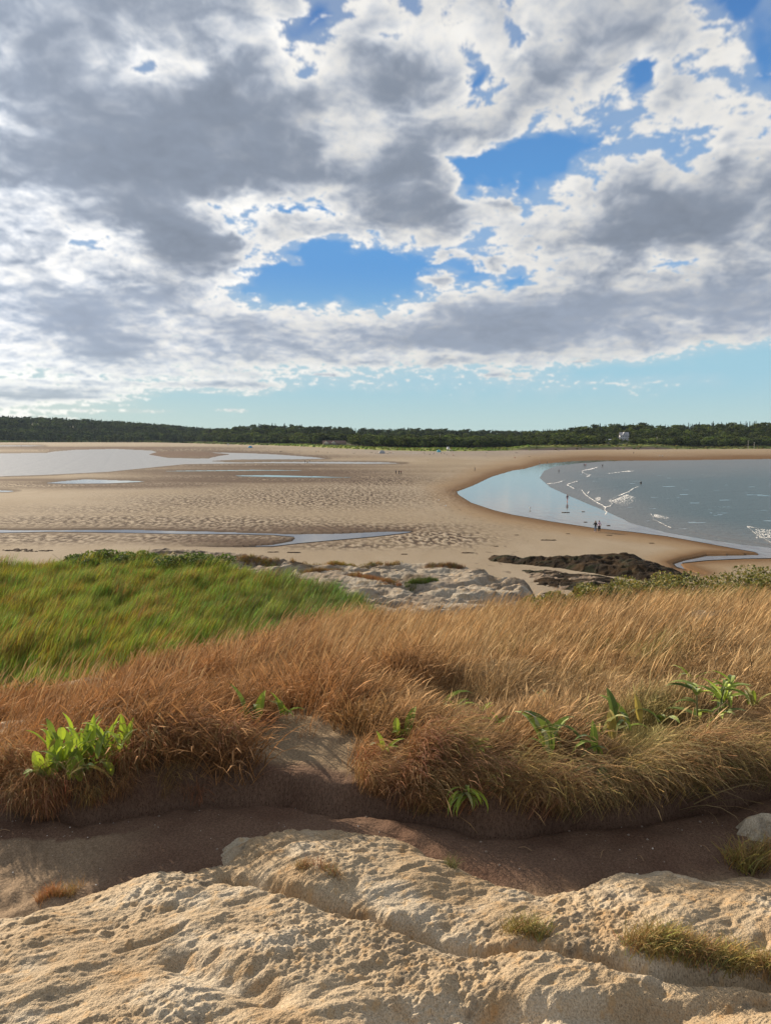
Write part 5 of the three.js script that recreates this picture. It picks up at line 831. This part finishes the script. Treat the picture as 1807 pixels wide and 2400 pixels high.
{ // long shingled bath house with two front gables
  const u = 784, d = 1012, t = thing('bath_house', 'long brown roofed beach building with two front gables at the forest edge', 'building', atDepth(u, d, landLevel(u, d) - 0.2), 0.12), wall = [0.24, 0.19, 0.15], roof = [0.17, 0.105, 0.08], trim = [0.6, 0.58, 0.55];
  P('wall', box(31, 3, 9, 0, 1.5, 0), wall, t); const r = P('roof', gableRoof(9, 31, 3.6).rotateY(Math.PI / 2).translate(0, 3, 0), roof, t); P('chimney', box(0.9, 1.6, 0.9, 2, 6.6, 0), [0.25, 0.16, 0.13], r);
  for (const [x, w, h] of [[-11, 8, 3.4], [-1, 7, 3.3]]) { P('gable_roof', gableRoof(w, 8, h).translate(x, 3, 4), roof, t); P('gable_wall', gableWall(w, h, 0.25).translate(x, 3, 7.6), trim, t); P('porch_wall', box(w, 3, 3.1, x, 1.5, 6.05), wall, t); windowPart(t, x, 1.7, 7.66, 1.6, 1.3); P('gable_trim', box(w * 0.9, 0.25, 0.1, x, 3.1, 7.9), trim, t); }
  for (const x of [5, 8, 11, 14]) windowPart(t, x, 1.8, 4.56, 1.3, 1.2); const dr = P('door', box(1.1, 2.1, 0.1, 3.4, 1.05, 4.56), [0.4, 0.38, 0.35], t); P('handle', box(0.08, 0.16, 0.08, 3.8, 1.05, 4.66), [0.1, 0.1, 0.1], dr);
}
{ // white house on the wooded rise
  const u = 1457, d = 985, y = landLevel(u, d) + 1.2, t = thing('white_house', 'white gabled house with a porch among the trees on the rise', 'house', atDepth(u, d, y), -0.15), W = [0.62, 0.62, 0.66], G = [0.3, 0.3, 0.33];
  P('foundation', box(13.5, 4, 10, 0, -2, 0), [0.3, 0.29, 0.28], t); P('wall', box(11, 5.4, 8, 1, 2.7, 0), W, t); P('roof', gableRoof(8, 11, 4).rotateY(Math.PI / 2).translate(1, 5.4, 0), G, t); P('gable_wall', gableWall(5.6, 4.2, 4).translate(0.4, 5.4, 0.4), W, t); P('gable_roof', gableRoof(5.6, 4.4, 4.2).translate(0.4, 5.4, 2.2), W, t); windowPart(t, 0.4, 6.9, 4.46, 1.0, 1.3);
  for (const x of [-3, -0.6, 1.6, 3.8, 5.6]) { windowPart(t, x, 3.9, 4.05, 0.9, 1.3); windowPart(t, x, 1.4, 4.05, 0.9, 1.3); } P('dormer', box(1.6, 1.5, 2, 4.2, 6.6, 2.2), W, t); windowPart(t, 4.2, 6.6, 3.24, 0.9, 0.9);
  P('porch_roof', box(4.4, 0.25, 5, -6.4, 3.1, 1.4), W, t); P('porch_floor', box(4.4, 0.3, 5, -6.4, 0.3, 1.4), W, t); for (const x of [-8.4, -7, -5.6, -4.6]) P('post', box(0.22, 2.7, 0.22, x, 1.7, 3.7), W, t); P('railing', box(4.2, 0.12, 0.1, -6.4, 1.3, 3.8), W, t);
}
{ const u = 1421, d = 940, y = landLevel(u, d) + 1, t = thing('white_cottage', 'small low white building with a row of posts left of the gabled house', 'house', atDepth(u, d, y), 0), W = [0.6, 0.61, 0.64]; P('foundation', box(9, 3, 5, 0, -1.5, 0), [0.3, 0.29, 0.28], t); P('wall', box(8.6, 2.8, 4, 0, 1.4, -0.4), W, t); P('roof', gableRoof(5, 8.6, 1.1).rotateY(Math.PI / 2).translate(0, 2.9, 0), [0.5, 0.5, 0.53], t); for (let i = 0; i < 6; i++) P('post', box(0.3, 2.8, 0.3, -4 + i * 1.6, 1.4, 2.1), W, t); for (let i = 0; i < 5; i++) windowPart(t, -3.2 + i * 1.6, 1.5, 1.66, 0.9, 1.5); }
for (const [u, d, h, l] of [[1449, 930, 12, 'wooden utility pole in front of the white gabled house'], [1749, 820, 10, 'bare pole at the edge of the trees beyond the sea'], [1763, 820, 8, 'second shorter pole at the edge of the trees beyond the sea'], [1536, 840, 9, 'pole with a pale lamp head among the trees right of the white house'], [1030, 800, 14, 'thin pole standing up from the trees behind the dune grass']]) { const t = thing('utility_pole', l, 'pole', atDepth(u, d, landLevel(u, d))); P('shaft', rod([0, 0, 0], [0, h, 0], 0.2, 0.14, 8), [0.4, 0.38, 0.35], t); P('crossarm', box(2, 0.16, 0.16, 0, h - 0.7, 0), [0.36, 0.33, 0.3], t); for (const s of [-0.8, 0.8]) P('insulator', rod([s, h - 0.62, 0], [s, h - 0.35, 0], 0.07, 0.05, 6), [0.6, 0.6, 0.6], t); }
{ // lifeguard chair
  const p = SURF(1050, 1060), t = thing('lifeguard_chair', 'tall white wooden lifeguard chair with a ramp on the upper beach', 'chair', p, 0.2), W = [0.7, 0.7, 0.68]; t.scale.setScalar(1.25);
  for (const [x, z] of [[-0.7, -0.7], [0.7, -0.7], [-0.7, 0.7], [0.7, 0.7]]) P('leg', rod([x * 1.25, 0, z * 1.25], [x, 2.4, z], 0.09, 0.08, 6), W, t); P('seat', box(1.7, 0.12, 1.6, 0, 2.4, 0), W, t); P('backrest', box(1.7, 1.3, 0.12, 0, 3.1, -0.75), W, t); for (const s of [-1, 1]) P('armrest', box(0.1, 0.6, 1.5, s * 0.8, 2.75, 0), W, t); P('ramp', box(0.9, 0.12, 4.4).rotateX(0.55).rotateY(Math.PI / 2).translate(2.7, 1.15, 0), W, t); for (const y of [0.7, 1.4]) P('rung', box(1.7, 0.1, 0.1, 0, y, 0.95), W, t);
}
function tent(u, v, w, h, c, label, dark) { const t = thing('beach_tent', label, 'tent', SURF(u, v), 0.4), g = new THREE.SphereGeometry(1, 14, 8, 0, 6.2832, 0, 1.5708); g.scale(w / 2, h, w / 2.4); P('canopy', g, c, t); P('door_flap', new THREE.SphereGeometry(1.015, 8, 6, 1.1, 0.95, 0.5, 1.0).scale(w / 2, h, w / 2.4), dark, t); for (const s of [-1, 1]) P('pole', new THREE.TubeGeometry(new THREE.CatmullRomCurve3([[-1, 0, s * 0.3], [-0.72, 0.7, s * 0.2], [0, 1.03, 0], [0.72, 0.7, -s * 0.2], [1, 0, -s * 0.3]].map(([x, y, z]) => new THREE.Vector3(x * w / 2, y * h, z * w / 2.4))), 20, 0.04, 5), [0.1, 0.1, 0.1], t); }
tent(1028, 1060, 4, 2.3, [0.12, 0.4, 0.5], 'sky blue beach tent beside the lifeguard chair', [0.12, 0.4, 0.5]); tent(587, 1049.5, 6, 2.4, [0.05, 0.3, 0.55], 'bright blue beach tent before the dark pines', [0.05, 0.3, 0.55]); tent(895, 1063, 5.5, 2.6, [0.3, 0.31, 0.34], 'grey domed beach canopy on the sand among seated people', [0.3, 0.31, 0.34]);
{ const p = SURF(535, 1045), t = thing('lifeguard_hut', 'small white lifeguard hut on stilts before the pines', 'hut', p, 0.2), W = [0.6, 0.6, 0.58]; for (const [x, z] of [[-1.2, -1], [1.2, -1], [-1.2, 1], [1.2, 1]]) P('leg', rod([x * 1.2, 0, z * 1.2], [x, 1.8, z], 0.1, 0.1, 6), W, t); P('floor', box(3, 0.15, 2.6, 0, 1.85, 0), W, t); P('wall', box(2.6, 2, 2.2, 0, 2.9, 0), W, t); P('roof', gableRoof(2.6, 2.2, 0.7, 0.3, 0.1).translate(0, 3.9, 0), [0.45, 0.45, 0.45], t); windowPart(t, 0, 3.1, 1.14, 1.4, 0.8); P('ladder', box(0.7, 2.2, 0.1).rotateX(-0.5).translate(0, 0.9, 1.9), W, t); }
for (const [u, v, c, l] of [[972, 1062.5, [0.5, 0.53, 0.6], 'pale blue towel spread on the upper beach'], [980, 1062, [0.6, 0.6, 0.62], 'white towel spread beside the pale blue one'], [955, 1063, [0.45, 0.5, 0.58], 'grey blue towel on the upper beach near the canopy']]) { const p = SURF(u, v), m = mesh('beach_towel', tint(new THREE.BoxGeometry(3.4, 0.06, 2.2, 8, 1, 4), c), M.paint); m.position.set(p[0], p[1] + 0.06, p[2]); m.rotation.y = 0.4; tag(m, l, 'towel'); }
for (const [u, v, l] of [[1142, 1060.5, 3.2], [1048, 1066.5, 2.6], [1210, 1062, 2.4], [870, 1061, 2.2], [660, 1058, 2], [560, 1048, 2.4], [830, 1062.5, 1.8], [1240, 1071, 1.6]]) { const p = SURF(u, v), g = rod([-l / 2, 0.12, 0], [l / 2, 0.2, 0.2], 0.16, 0.09, 8); const m = mesh('drift_log', tint(g, [0.07, 0.055, 0.045]), M.land); m.position.set(...p); m.rotation.y = u; tag(m, 'dark drift log lying on the far beach', 'log', 'drift logs along the far beach'); }
console.log('buildings done');

// ---------------------------------------------------------------- air
scene.fog = new THREE.FogExp2(new THREE.Color().setRGB(0.6, 0.78, 1), 0.000026);

renderer.render(scene, camera);
